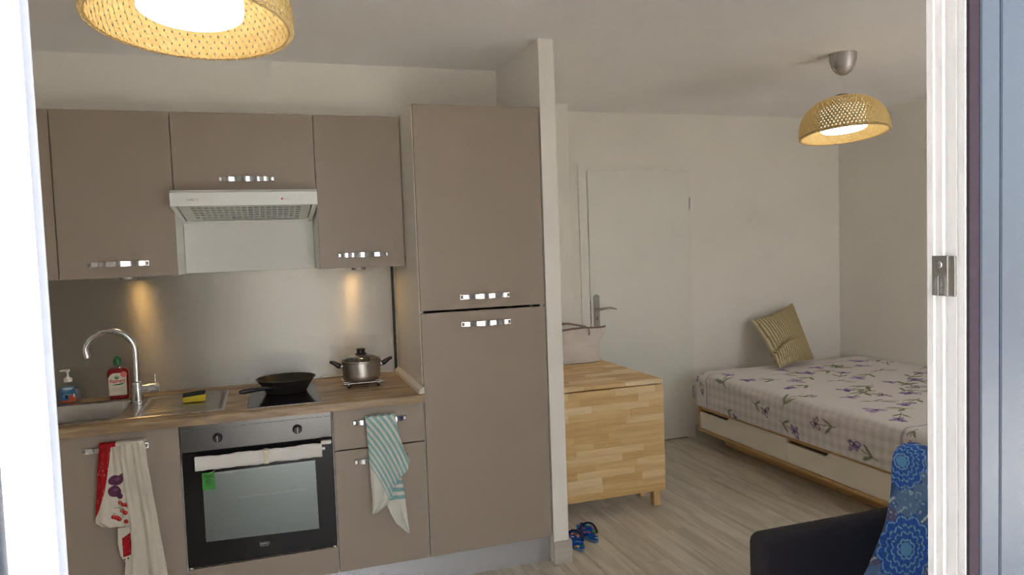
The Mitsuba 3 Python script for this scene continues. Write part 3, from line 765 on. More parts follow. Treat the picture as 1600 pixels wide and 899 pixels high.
# trivet and pot
tk = thing('trivet', 'low chrome wire trivet under the steel pot', 'trivet')
tz = 0.9075
QX, QY = 0.772, 0.335
ms = []
for yy in (-0.072, -0.025, 0.025, 0.072):
    ms.append(tube([(QX - 0.092, QY + yy, tz), (QX + 0.092, QY + yy, tz)], 0.0030, 10))
for xx in (-0.07, 0.07):
    ms.append(tube([(QX + xx, QY - 0.072, tz - 0.005), (QX + xx, QY + 0.072, tz - 0.005)], 0.0026, 10))
part(tk, 'rack', join(ms), 'trivet_steel', 30)
for sx in (-1, 1):
    for sy in (-1, 1):
        s = lathe([(0.0001, 0.0), (0.006, 0.0015), (0.0078, 0.007), (0.006, 0.012), (0.0001, 0.0135)], 16, (QX + sx * 0.068, QY + sy * 0.070, 0.8862))
        part(tk, 'foot', s, 'black_plastic', 40)
pk = thing('cooking_pot', 'stainless steel cooking pot with glass lid on the trivet', 'cooking pot')
PZ = tz + 0.0032
prof = [(0.0001, 0.0), (0.070, 0.0), (0.081, 0.004), (0.0865, 0.014), (0.0885, 0.03), (0.0885, 0.088), (0.0905, 0.0905), (0.0905, 0.0925), (0.087, 0.0925), (0.0865, 0.03), (0.084, 0.014), (0.070, 0.004), (0.0001, 0.004)]
part(pk, 'body', lathe(prof, 64, (QX, QY, PZ)), 'pot_steel', 30)
part(pk, 'lid', lathe([(0.0870, 0.0958), (0.082, 0.1035), (0.066, 0.1135), (0.046, 0.1200), (0.024, 0.1235), (0.012, 0.1245)], 48, (QX, QY, PZ)), 'smoked_glass', True, label='domed glass lid')
part(pk + '__lid', 'rim', lathe([(0.0872, 0.0928), (0.0915, 0.0930), (0.0915, 0.0965), (0.0872, 0.0972), (0.0872, 0.0928)], 56, (QX, QY, PZ)), 'pot_steel', 30, label='steel rim')
part(pk + '__lid', 'knob', lathe([(0.0001, 0.1240), (0.026, 0.1240), (0.027, 0.1275), (0.019, 0.131), (0.0185, 0.142), (0.0215, 0.147), (0.0205, 0.151), (0.0001, 0.1525)], 32, (QX, QY, PZ)), 'black_plastic', 35, label='black knob')
for s in (-1, 1):
    dirv = np.array([s * math.cos(0.12), -s * math.sin(0.12) * 0.3, 0])
    c = np.array([QX, QY, PZ + 0.072])
    pts = [c + dirv * 0.098, c + dirv * 0.108 + [0, 0, 0.004], c + dirv * 0.122 + [0, 0, 0.014], c + dirv * 0.138 + [0, 0, 0.022], c + dirv * 0.148 + [0, 0, 0.024]]
    hk_ = part(pk, 'handle', tube(pts, [0.013, 0.0125, 0.0105, 0.0085, 0.0055], 16), 'black_plastic', True, label='black side handle')
    part(hk_, 'ferrule', tube([c + dirv * 0.0885, c + dirv * 0.099], 0.0115, 16), 'satin', 30, label='bright ferrule')

# oven
ok = thing('oven', 'black built in oven with paper wrapped handle and green tag', 'oven')
part(ok, 'casing', box(0.004, 0.5925, 0.0215, 0.55, 0.255, 0.842, 0.001), 'black_plastic')
part(ok, 'control_panel', box(0.0022, 0.5942, 0.0, 0.021, 0.7335, 0.8245, 0.0012), 'panel_steel')
part(ok, 'trim', box(0.0022, 0.5942, 0.0003, 0.021, 0.8253, 0.8462, 0.0010), 'panel_steel', label='steel strip above the controls')
part(ok, 'trim', box(0.0022, 0.5942, -0.0006, 0.010, 0.8242, 0.8256, 0.0003), 'strip_steel', label='bright line across the control panel')
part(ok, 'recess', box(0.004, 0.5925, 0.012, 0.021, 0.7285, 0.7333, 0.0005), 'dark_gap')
dk = part(ok, 'door', box(0.0022, 0.5942, 0.0, 0.021, 0.2585, 0.7280, 0.0015), 'black_gloss', label='black glass door')
part(dk, 'window', extrude(Polygon([(0.074, 0.357), (0.523, 0.343), (0.520, 0.641), (0.074, 0.641)]), 0.0006, 'y', -0.0004), 'oven_reflective', label='grey mirrored window')
m = join(tube([(0.10, -0.0008, 0.634), (0.512, -0.0008, 0.634)], 0.0011, 6), *[tube([(x_, -0.0008, 0.629), (x_, -0.0008, 0.642)], 0.0009, 6) for x_ in (0.165, 0.30, 0.43)])
part(dk, 'rack_line', m, 'white_plastic', label='shelf runner with its chrome glint put in as white')  # white colour stands in for the glint of the chrome runner
part(dk, 'rack_line', join(box(0.20, 0.475, -0.0012, -0.0004, 0.5225, 0.5245, 0.0002)), 'strip_steel', label='faint shelf line in the window')
part(dk, 'lettering', join(text('beko', 0.0125, 0.279, 0.0, 0.310, 0.0006, bold=True), box(0.280, 0.316, -0.0006, 0.0, 0.3045, 0.3062, 0.0001)), 'grey_print')
# handle bar and its paper wrapping
part(dk, 'handle', join(tube([(0.06, -0.045, 0.700), (0.560, -0.045, 0.700)], 0.010, 16), box(0.060, 0.076, -0.045, 0.0, 0.692, 0.708, 0.002), box(0.525, 0.541, -0.045, 0.0, 0.692, 0.708, 0.002)), 'satin', 35)
u = np.linspace(0, 1, 60)
ring = np.linspace(0, 2 * np.pi, 29)
P = []
for t in u:
    wob = 0.0012 * math.sin(t * 23) + 0.0008 * math.sin(t * 61 + 1)
    zc = 0.695 + wob
    hh = 0.0285 + 0.001 * math.sin(t * 14 + 2)
    P.append([(0.054 + t * 0.493, -0.0455 + (0.0125 + 0.001 * math.sin(t * 31 + q)) * np.sign(math.cos(q)) * abs(math.cos(q)) ** 0.6, zc + hh * np.sign(math.sin(q)) * abs(math.sin(q)) ** 0.7) for q in ring])
wrap = part(dk, 'wrapping', grid(np.array(P)), 'paper', 50, label='white paper wrapped around the handle')
part(dk, 'wrapping', rbox(0.545, 0.588, -0.052, -0.036, 0.716, 0.732, 0.006), 'paper', 40, label='loose end of white foam wrap')
part(dk, 'tape', box(0.313, 0.336, -0.0600, -0.0310, 0.6655, 0.7250, 0.004), 'tape', label='yellowed tape around the wrapping')
tg = part(dk, 'tag', extrude(sbox(0.0785, 0.582, 0.1175, 0.645).buffer(0.004), 0.0012, 'y', -0.021), 'tag_green', label='green hang tag')
part(dk, 'tag_string', tube([(0.102, -0.0205, 0.645), (0.118, -0.028, 0.652), (0.134, -0.035, 0.668)], 0.0008, 6), 'white_plastic')
part(dk, 'tag_print', join(text('IMQ', 0.0115, 0.098, -0.0210, 0.628, 0.0004, bold=True, center=True), extrude(Point(0.0985, 0.613).buffer(0.0105).difference(Point(0.0985, 0.613).buffer(0.0075)), 0.0004, 'y', -0.0214),
                           extrude(unary_union([sbox(0.0972, 0.606, 0.0998, 0.620), sbox(0.0915, 0.6117, 0.1055, 0.6143)]), 0.0004, 'y', -0.0214), box(0.088, 0.109, -0.0214, -0.0209, 0.597, 0.5985, 0)), 'tag_ink', label='dark print on the tag')
for x_, a0 in ((0.1405, 0.0), (0.4535, 0.1)):
    m = lathe([(0.0001, 0.0), (0.0195, 0.0), (0.0195, 0.004), (0.0165, 0.006), (0.0155, 0.022), (0.014, 0.024), (0.0001, 0.024)], 32)
    m.apply_transform(trimesh.transformations.rotation_matrix(np.pi / 2, (1, 0, 0)))
    m.apply_translation((x_, 0.0, 0.7835))
    kn = part(ok, 'knob', m, 'black_plastic', 30)
    part(kn, 'pointer', box(x_ - 0.0022, x_ + 0.0022, -0.0275, -0.0238, 0.7705, 0.7965, 0.0008), 'satin' if x_ < 0.3 else 'strip_steel', label='bright pointer')
marks = [box(0.1405 + 0.0275 * math.cos(a) - 0.0011, 0.1405 + 0.0275 * math.cos(a) + 0.0011, -0.0004, 0.0, 0.7835 + 0.0275 * math.sin(a) - 0.0011, 0.7835 + 0.0275 * math.sin(a) + 0.0011, 0) for a in np.radians([20, 140, 180, 215, 262])]
for m in marks + [box(0.546, 0.5485, -0.0004, 0.0, 0.7815, 0.785, 0)]:
    part(ok, 'dial_mark', m, 'grey_print')
for x_ in (0.008, 0.578):
    part(ok, 'corner_cap', box(x_, x_ + 0.012, -0.0008, 0.008, 0.2515, 0.2575, 0.0006), 'white_plastic')

# ------------------------------------------------------------------ towels
def drape(cols, n=90, folds=0.004, seed=0, ybase=-0.040, press=None):
    """a hanging cloth: cols is a list of (z, x_left, x_right); returns points (n rows down, m across) and the parameters"""
    m = 150
    n = int(n * 1.6)
    zz = np.array([c[0] for c in cols]); xl = np.array([c[1] for c in cols]); xr = np.array([c[2] for c in cols])
    t = np.linspace(0, 1, n); s = np.linspace(0, 1, m)
    z = np.interp(t, np.linspace(0, 1, len(cols)), zz)
    a = np.interp(t, np.linspace(0, 1, len(cols)), xl); b = np.interp(t, np.linspace(0, 1, len(cols)), xr)
    S, Tt = np.meshgrid(s, t)
    Xp = a[:, None] + (b - a)[:, None] * S
    ph = 6.0 + 4 * np.sin(seed)
    yy = ybase + folds * (np.sin(S * ph * 1.3 + seed + 1.2 * Tt) + 0.6 * np.sin(S * ph * 2.7 + 2 * seed - Tt * 2)) * np.minimum(1, Tt * 6)
    return Xp, yy, np.repeat(z[:, None], m, 1), S, Tt


def cloth(P, colors, parent, name, lab=None, thick=0.0016):
    """a cloth with a front and a back sheet"""
    n, m = P.shape[:2]
    f = grid(P)
    nrm = np.array(f.vertex_normals)
    back = f.vertices - nrm * thick * np.where(nrm[:, 1:2] > 0, 1, 1)
    V = np.vstack([f.vertices, back]); N = n * m
    F = [f.faces, f.faces[:, ::-1] + N]
    rim = np.concatenate([np.arange(m), np.arange(1, n) * m + m - 1, (n - 1) * m + np.arange(m - 2, -1, -1), np.arange(n - 2, 0, -1) * m])
    nx_ = np.roll(rim, -1)
    F.append(np.stack([rim, rim + N, nx_ + N], 1)); F.append(np.stack([rim, nx_ + N, nx_], 1))
    M_ = trimesh.Trimesh(V, np.vstack(F), process=False)
    c = colors.reshape(-1, 3)
    return part(parent, name, M_, 'printed', True, color=np.vstack([c, c]), label=lab)


def shade_noise(S, Tt, k=40, amp=0.05, seed=1):
    return 1 - amp + 2 * amp * meshkit.fbm(np.stack([S * k, Tt * k, 0 * S + seed], -1), 3, seed)


CREAM = np.array(lin(205, 198, 184)); RED = np.array(lin(158, 38, 42)); PLUM = np.array(lin(98, 58, 82)); BERRY = np.array(lin(170, 40, 45))
tw = thing('kitchen_towel', 'red and white fruit print towel hanging from the sink cupboard handle', 'towel', 'towels hanging on the cupboard handles')
# back left part: red band above, printed cream below
Xp, yy, zz, S, Tt = drape([(0.812, -0.282, -0.205), (0.795, -0.284, -0.200), (0.70, -0.296, -0.185), (0.62, -0.302, -0.172), (0.55, -0.310, -0.160), (0.505, -0.312, -0.15), (0.47, -0.290, -0.148)], 130, 0.004, 1.0, -0.041)
zz = zz + 0.035 * np.clip((Tt - 0.8) / 0.2, 0, 1) * (1 - S) * 0.6
yy = np.where(Tt < 0.05, yy, yy)
c = np.empty(S.shape + (3,)); c[:] = CREAM
red = (S < 0.62 - 0.62 * np.clip((Tt - 0.0) / 0.75, 0, 1) ** 1.0)
c[red] = RED
fl = meshkit.noise(np.stack([S * 26, Tt * 70, 0 * S], -1), 5) > 0.83
c[red & fl] = lin(214, 130, 122)
def blob(cx, cz, rx, rz, colr, rot=0.0):
    dx, dz = Xp - cx, zz - cz
    d = np.hypot((dx * math.cos(rot) + dz * math.sin(rot)) / rx, (-dx * math.sin(rot) + dz * math.cos(rot)) / rz)
    c[d < 1] = colr
PL2 = np.array(lin(128, 88, 112))
blob(-0.232, 0.668, 0.026, 0.020, PLUM); blob(-0.205, 0.682, 0.018, 0.012, PLUM, 0.3); blob(-0.238, 0.625, 0.024, 0.022, PLUM, -0.6); blob(-0.222, 0.605, 0.012, 0.012, PLUM)
blob(-0.228, 0.672, 0.010, 0.007, PL2, 0.4); blob(-0.234, 0.63, 0.009, 0.006, PL2, 0.4)
for cx, cz in ((-0.222, 0.578), (-0.210, 0.569), (-0.197, 0.566), (-0.216, 0.545), (-0.206, 0.537), (-0.248, 0.525), (-0.238, 0.520), (-0.229, 0.512), (-0.205, 0.502), (-0.176, 0.500)):
    blob(cx, cz, 0.0085, 0.0085, BERRY); blob(cx + 0.002, cz + 0.002, 0.0025, 0.0025, np.array(lin(205, 120, 115)))
for a0, b0, a1, b1 in ((-0.245, 0.56, -0.205, 0.553), (-0.225, 0.59, -0.214, 0.52), (-0.25, 0.54, -0.235, 0.533)):
    dx, dz = a1 - a0, b1 - b0; Ls = math.hypot(dx, dz)
    tt_ = np.clip(((Xp - a0) * dx + (zz - b0) * dz) / Ls ** 2, 0, 1)
    c[(np.hypot(Xp - a0 - tt_ * dx, zz - b0 - tt_ * dz) < 0.0016) & ~red] = lin(150, 158, 130)
c *= shade_noise(S, Tt)[..., None]
cloth(np.stack([Xp, yy, zz], -1), c, tw, 'print_side', 'red band and cream fruit print')
# front right part: plain cream fold hanging lower
Xp, yy, zz, S, Tt = drape([(0.816, -0.206, -0.126), (0.80, -0.208, -0.120), (0.72, -0.206, -0.116), (0.62, -0.200, -0.106), (0.52, -0.192, -0.095), (0.42, -0.190, -0.085), (0.33, -0.196, -0.075), (0.255, -0.200, -0.068), (0.215, -0.195, -0.068)], 150, 0.005, 2.4, -0.053)
c = np.empty(S.shape + (3,)); c[:] = CREAM * 0.97
stain = meshkit.fbm(np.stack([S * 3, Tt * 7, 0 * S + 2], -1), 3, 8)
c *= (1 - 0.12 * np.clip((stain - 0.5) * 4, 0, 1))[..., None]
c *= shade_noise(S, Tt, 60, 0.04)[..., None]
cloth(np.stack([Xp, yy, zz], -1), c, tw, 'plain_side', 'plain cream fold')
# middle fold that shows the red hem
Xp, yy, zz, S, Tt = drape([(0.48, -0.235, -0.176), (0.42, -0.238, -0.170), (0.37, -0.232, -0.168), (0.34, -0.215, -0.165), (0.29, -0.222, -0.16), (0.25, -0.21, -0.15), (0.215, -0.195, -0.13)], 110, 0.004, 4.0, -0.046)
c = np.empty(S.shape + (3,)); c[:] = CREAM
m_ = (Xp > -0.222) & (zz < 0.452 + 0.6 * (Xp + 0.20)) & (zz > 0.368 + 0.25 * (Xp + 0.2))
c[m_] = RED
c[m_ & (meshkit.noise(np.stack([S * 20, Tt * 50, 0 * S], -1), 5) > 0.82)] = lin(214, 130, 122)
for i in range(4):
    d = np.hypot(Xp - (-0.218 + i * 0.013), zz - (0.353 + i * 0.004)); c[d < 0.0035] = PLUM
d = np.hypot((Xp + 0.182) / 0.014, (zz - 0.262) / 0.016); c[d < 1] = PLUM
c *= shade_noise(S, Tt)[..., None]
cloth(np.stack([Xp, yy, zz], -1), c, tw, 'lower_fold', 'lower fold with a red hem')
# over the bar
Xp, yy, zz, S, Tt = drape([(0.0, -0.282, -0.122), (1.0, -0.282, -0.122)], 24, 0.0, 0.3)
th = Tt * np.pi
yo = -0.024 - 0.019 * np.cos(th) * -1
P = np.stack([Xp + 0 * th, -0.026 - 0.022 * -np.cos(th) * -1, 0.802 + 0.014 * np.sin(th)], -1)
c = np.empty(S.shape + (3,)); c[:] = CREAM; c[Xp < -0.225] = RED
cloth(P, c, tw, 'top_fold', 'fold over the handle')

TEAL = np.array(lin(138, 178, 178)); WHITE = np.array(lin(208, 206, 198))
tw = thing('kitchen_towel', 'white towel with slanted teal stripes hanging from the drawer handle', 'towel', 'towels hanging on the cupboard handles')
Xp, yy, zz, S, Tt = drape([(0.812, 0.733, 0.862), (0.79, 0.736, 0.864), (0.72, 0.738, 0.874), (0.65, 0.741, 0.895), (0.60, 0.743, 0.915), (0.56, 0.744, 0.905), (0.53, 0.745, 0.868), (0.49, 0.747, 0.838), (0.455, 0.748, 0.832), (0.42, 0.746, 0.806), (0.395, 0.742, 0.770), (0.388, 0.742, 0.750)], 150, 0.0045, 1.7, -0.050)
q = (zz - 0.80) + 1.15 * (Xp - 0.735) + 0.25 * (Xp - 0.735) * (0.8 - zz) / 0.1
c = np.empty(S.shape + (3,)); c[:] = WHITE
ph = ((-q + 0.20) / 0.0335)
st = (np.abs(ph - np.floor(ph) - 0.5) < 0.27) & (q > -0.185)
c[st] = TEAL
weave = meshkit.noise(np.stack([S * 90, Tt * 160, 0 * S], -1), 2)
c *= (0.95 + 0.08 * weave)[..., None]
cloth(np.stack([Xp, yy, zz], -1), c, tw, 'front_side', 'teal striped front fold')
Xp, yy, zz, S, Tt = drape([(0.60, 0.80, 0.872), (0.53, 0.80, 0.878), (0.47, 0.802, 0.888), (0.43, 0.806, 0.892), (0.38, 0.822, 0.895), (0.33, 0.846, 0.899), (0.29, 0.884, 0.903), (0.277, 0.897, 0.904)], 120, 0.0035, 3.1, -0.038)
c = np.empty(S.shape + (3,)); c[:] = WHITE * 0.97
ph = (zz - 0.425) / 0.034
c[(zz > 0.418) & (np.abs(ph - np.floor(ph) - 0.5) < 0.25)] = TEAL * 0.85
c *= (0.95 + 0.08 * meshkit.noise(np.stack([S * 60, Tt * 130, 0 * S], -1), 2))[..., None]
cloth(np.stack([Xp, yy, zz], -1), c, tw, 'rear_side', 'pointed rear fold with pale teal stripes')
Xp, yy, zz, S, Tt = drape([(0.0, 0.733, 0.862), (1.0, 0.733, 0.862)], 24, 0.0, 0.3)
P = np.stack([Xp, -0.026 - 0.022 * np.cos(np.pi * (1 - Tt)), 0.800 + 0.014 * np.sin(np.pi * Tt)], -1)
c = np.empty(S.shape + (3,)); c[:] = WHITE
ph = (Xp - 0.733) / 0.030
c[np.abs(ph - np.floor(ph) - 0.5) < 0.27] = TEAL
cloth(P, c, tw, 'top_fold', 'fold over the handle')

# ------------------------------------------------------------------ gateleg table
tb = thing('gateleg_table', 'birch drop leaf table folded down beside the partition', 'table')
TX0, TX1, TY0, TY1, TZ = PX1 + 0.014, 2.466, 0.445, 1.335, 0.742


def staves(parent, u0, u1, v0, v1, rows, place, seed):
    """rows of glued staves between u0..u1 (along) and v0..v1 (across); place(u0, u1, v0, v1) gives each one's mesh"""
    r_ = np.random.default_rng(seed)
    dv = (v1 - v0) / rows
    for i in range(rows):
        u = u0 - r_.uniform(0.0, 0.2)
        last = -1
        while u < u1 - 1e-6:
            ln = r_.uniform(0.16, 0.42)
            a0, a1 = max(u, u0), min(u + ln, u1)
            if u1 - a1 < 0.05:
                a1 = u1; ln = u1 - u
            t = int(r_.choice(5, p=[0.34, 0.17, 0.22, 0.17, 0.10]))
            if t == last:
                t = (t + 1) % 5
            last = t
            if a1 - a0 > 0.004:
                part(parent, 'stave', place(a0 + 0.0002, a1 - 0.0002, v0 + i * dv + 0.0002, v0 + (i + 1) * dv - 0.0002), BIRCH[t])
            u += ln


lf = part(tb, 'hanging_leaf', box(TX0 + 0.002, TX1 - 0.002, TY0 + 0.0012, TY0 + 0.021, 0.1045, 0.7125, 0.001), 'birch_0', label='birch leaf hanging down')
staves(lf, TX0, TX1, 0.1035, 0.7135, 15, lambda a, b, c_, d: box(a, b, TY0, TY0 + 0.0222, c_, d, 0.0004), 21)
tp = part(tb, 'tabletop', box(TX0 + 0.002, TX1 - 0.002, TY0 + 0.005, TY0 + 0.26, TZ - 0.021, TZ - 0.0012, 0.001), 'birch_1', label='narrow fixed top')
staves(tp, TX0, TX1, TY0 + 0.003, TY0 + 0.262, 6, lambda a, b, c_, d: box(a, b, c_, d, TZ - 0.0222, TZ, 0.0004), 4)
tp = part(tb, 'raised_leaf', box(TX0 + 0.002, TX1 - 0.002, TY0 + 0.266, TY1 - 0.002, TZ - 0.021, TZ - 0.0012, 0.001), 'birch_1', label='raised leaf')
staves(tp, TX0, TX1, TY0 + 0.264, TY1, 15, lambda a, b, c_, d: box(a, b, c_, d, TZ - 0.0222, TZ, 0.0004), 9)
for x_ in (TX0 + 0.02, TX1 - 0.052):
    for y_ in (TY0 + 0.045, TY0 + 0.21):
        part(tb, 'leg', box(x_, x_ + 0.042, y_, y_ + 0.042, 0.0, TZ - 0.0225, 0.002), 'birch_edge')
part(tb, 'leg', box(1.92, 1.962, 1.12, 1.162, 0.0, TZ - 0.0225, 0.002), 'birch_edge', label='swung out gate leg')
part(tb, 'rail', join(box(TX0 + 0.064, TX1 - 0.054, TY0 + 0.05, TY0 + 0.07, 0.62, 0.70, 0.001), box(TX0 + 0.064, TX1 - 0.054, TY0 + 0.23, TY0 + 0.25, 0.62, 0.70, 0.001), box(1.93, 1.952, TY0 + 0.252, 1.118, 0.62, 0.70, 0.001)), 'birch_edge')
for x_ in (1.85, 2.36):
    part(tb, 'hinge', join(box(x_, x_ + 0.05, TY0 + 0.004, TY0 + 0.03, TZ - 0.0245, TZ - 0.0226, 0.0003), tube([(x_, TY0 + 0.009, TZ - 0.024), (x_ + 0.05, TY0 + 0.009, TZ - 0.024)], 0.0016, 8)), 'satin', 30, label='steel hinge')

# handbag on the table
bk = thing('handbag', 'pale pink beige tote bag standing on the birch table', 'bag')
BGY = 1.225
def bag_section(t):
    """left and right edge, half depth, at height fraction t"""
    xl = np.interp(t, [0, 0.12, 0.5, 0.8, 1], [2.055, 2.045, 2.03, 2.01, 1.995])
    xr = np.interp(t, [0, 0.06, 0.14, 0.3, 0.5, 0.75, 0.92, 1], [2.422, 2.438, 2.432, 2.422, 2.438, 2.468, 2.494, 2.488])
    hd_ = np.interp(t, [0, 0.1, 0.5, 0.9, 1], [0.062, 0.066, 0.052, 0.024, 0.016])
    return xl, xr, hd_
rings = []
for t in np.linspace(0, 1, 34):
    xl, xr, hd_ = bag_section(t)
    th = np.linspace(0, 2 * np.pi, 73)
    cx, rx = (xl + xr) / 2, (xr - xl) / 2
    cc, ss = np.cos(th), np.sin(th)
    px_ = cx + rx * np.sign(cc) * np.abs(cc) ** 0.45
    py_ = BGY + hd_ * np.sign(ss) * np.abs(ss) ** 0.55
    n_ = meshkit.fbm(np.stack([px_ * 16, 0 * px_ + ss, 0 * px_ + t * 5.0], -1), 3, 4) - 0.5
    py_ = py_ + n_ * 0.022 * np.sin(np.pi * min(1, t + 0.1))
    pz_ = TZ + 0.001 + t * 0.232 + 0.006 * np.sin(px_ * 17) * t - 0.012 * t * (1 - np.abs(cc) ** 2)
    rings.append(np.stack([px_, py_, pz_], 1))
P = np.array(rings)
m = grid(P)
bot = trimesh.Trimesh(np.vstack([P[0], [(2.24, BGY, TZ + 0.0012)]]), [[i, i + 1, len(P[0])] for i in range(len(P[0]) - 1)], process=False)
part(bk, 'body', join(m, bot), 'bag_leather', 50)
part(bk, 'base_piping', tube(P[0][:-1] + [0, 0, 0.0025], 0.0030, 8), 'bag_strap', True, label='dark line along the base')
part(bk, 'top_edge', tube(P[-1][:-1], 0.0042, 8), 'bag_strap', True, label='brown top edge')
for yo, dz_ in ((-0.022, 0.0), (0.014, 0.004)):
    hp = [(2.13, BGY + yo - 0.004, TZ + 0.185), (2.132, BGY + yo, TZ + 0.225), (2.15, BGY + yo - 0.004, TZ + 0.254 + dz_), (2.20, BGY + yo - 0.010, TZ + 0.262 + dz_), (2.27, BGY + yo - 0.016, TZ + 0.25 + dz_), (2.335, BGY + yo - 0.016, TZ + 0.234 + dz_), (2.352, BGY + yo - 0.012, TZ + 0.222), (2.354, BGY + yo - 0.016, TZ + 0.20), (2.354, BGY + yo - 0.010, TZ + 0.182)]
    from scipy.interpolate import CubicSpline
    cs = CubicSpline(np.arange(len(hp)), np.array(hp))
    part(bk, 'strap', tube(cs(np.linspace(0, len(hp) - 1, 44)), 0.0045, 10), 'bag_strap', True, label='thin brown strap')

# flip-flops
def flip_flop(cx, cy, rot, lab, seed):
    fk = thing('flip_flop', lab, 'flip-flop', 'pair of blue flip flops')
    t = np.linspace(0, 2 * np.pi, 60, endpoint=False)
    yv = 0.125 * np.sin(t)
    wv = (0.045 + 0.009 * np.sin(t)) * np.cos(t) * (1 - 0.10 * np.exp(-((yv + 0.02) / 0.04) ** 2))
    out = Polygon(np.stack([wv + 0.004 * np.sin(yv * 18), yv], 1))
    Mx = trimesh.transformations.rotation_matrix(rot, (0, 0, 1)); Mx[:3, 3] = (cx, cy, 0.0)
    def put(m):
        m.apply_transform(Mx); return m
    s = extrude(out, 0.014, 'z', 0.0005)
    part(fk, 'sole', put(s), 'sole_edge')
    # printed footbed
    n1, n2 = 60, 40
    A, B = np.meshgrid(np.linspace(-0.122, 0.122, n1), np.linspace(-1, 1, n2), indexing='ij')
    wid = (0.045 + 0.009 * A / 0.125) * np.sqrt(np.maximum(0, 1 - (A / 0.125) ** 2)) * (1 - 0.10 * np.exp(-((A + 0.02) / 0.04) ** 2)) * 0.985
    P = np.stack([wid * B + 0.004 * np.sin(A * 18), A, 0.0148 + 0.001 * (1 - B ** 2)], -1)
    r_ = np.random.default_rng(seed)
    c = np.empty(A.shape + (3,)); c[:] = lin(38, 84, 168)
    for i in range(34):
        px_, py_ = r_.uniform(-0.045, 0.045), r_.uniform(-0.12, 0.12)
        colr = [(196, 72, 52), (206, 204, 190), (150, 178, 60), (24, 40, 110), (60, 140, 90), (215, 130, 60), (70, 120, 200)][int(r_.integers(7))]
        d = np.hypot((P[..., 0] - px_) / r_.uniform(0.005, 0.014), (P[..., 1] - py_) / r_.uniform(0.005, 0.014))
        c[d < 1] = lin(*colr)
    m = grid(P)
    part(fk, 'footbed', put(m), 'printed', True, color=c.reshape(-1, 3), label='blue footbed with a bright multicolour print')
    pts = []
    for s_ in (-1, 1):
        pts = [(0.002, 0.07, 0.014), (0.002 + s_ * 0.002, 0.066, 0.030), (s_ * 0.016, 0.045, 0.044), (s_ * 0.034, 0.012, 0.042), (s_ * 0.040, -0.018, 0.026), (s_ * 0.039, -0.030, 0.013)]
        cs = CubicSpline(np.arange(6), np.array(pts))
        part(fk, 'strap', put(tube(cs(np.linspace(0, 5, 30)), np.interp(np.linspace(0, 5, 30), [0, 1, 3, 5], [0.003, 0.004, 0.0065, 0.005]), 10)), 'strap_navy', True, label='navy strap')


flip_flop(1.893, 0.262, -0.06, 'blue flip flop with a bright print, fully in view beside the partition', 5)
flip_flop(1.785, 0.196, -0.05, 'blue flip flop half hidden behind the foot of the partition', 11)

# ------------------------------------------------------------------ bed
FX, FY0, FY1 = 3.362, -0.60, 1.500
bd = thing('storage_bed', 'birch bed frame with white drawers along its long side', 'bed')
part(bd, 'side_rail', box(FX, FX + 0.30, FY0, FY1, 0.279, 0.299, 0.0015), 'birch_edge', label='birch rail over the drawers')
part(bd, 'bottom_board', box(FX, XR - 0.02, FY0, FY1, 0.102, 0.124, 0.0015), 'birch_edge', label='birch board under the drawers')
part(bd, 'end_panel', box(FX, XR - 0.02, FY1 - 0.024, FY1 - 0.0005, 0.1245, 0.2785, 0.0015), 'birch_edge')
part(bd, 'end_panel', box(FX, XR - 0.02, FY0 + 0.0005, FY0 + 0.024, 0.1245, 0.2785, 0.0015), 'birch_edge')
part(bd, 'base', box(3.515, XR - 0.08, FY0 + 0.08, 1.385, 0.0, 0.1018, 0.0015), 'birch_edge', label='recessed birch base')
part(bd, 'back_panel', box(FX + 0.63, FX + 0.65, FY0 + 0.03, FY1 - 0.03, 0.1245, 0.2615, 0.001), 'birch_edge')
part(bd, 'slats_deck', box(FX + 0.02, XR - 0.02, FY0 + 0.03, FY1 - 0.03, 0.262, 0.2785, 0.001), 'birch_edge')
part(bd, 'divider', box(FX + 0.022, FX + 0.62, 0.512, 0.5300, 0.1245, 0.2615, 0.001), 'birch_edge')


def drawer(y0, y1):
    """front with a slanted hand grip cut out at the far end"""
    z0, z1 = 0.128, 0.2765
    poly = Polygon([(y0, z0), (y1, z0), (y1, z1 - 0.029), (y1 - 0.325, z1 - 0.029), (y1 - 0.365, z1), (y0, z1)])
    d = part(bd, 'drawer', extrude(poly, 0.018, 'x', FX + 0.003), 'bed_white', label='white drawer front with cut out grip')
    part(d, 'box', join(box(FX + 0.022, FX + 0.60, y0 + 0.012, y1 - 0.014, 0.131, 0.139, 0), box(FX + 0.022, FX + 0.60, y0 + 0.012, y0 + 0.024, 0.1395, 0.225, 0), box(FX + 0.022, FX + 0.60, y1 - 0.026, y1 - 0.014, 0.1395, 0.225, 0), box(FX + 0.588, FX + 0.60, y0 + 0.025, y1 - 0.027, 0.1395, 0.255, 0)), 'bed_white')


drawer(0.5225, FY1 - 0.0265)
drawer(-0.43, 0.5195)
part(bd, 'filler', box(FX + 0.003, FX + 0.021, FY0 + 0.026, -0.433, 0.128, 0.2765, 0.001), 'bed_white')
mt = thing('mattress', 'double mattress lying on the birch bed under the iris cover', 'mattress')
body(mt, rbox(3.350, XR - 0.012, FY0 + 0.02, 1.492, 0.3035, 0.537, 0.05), 'mattress_white', True)

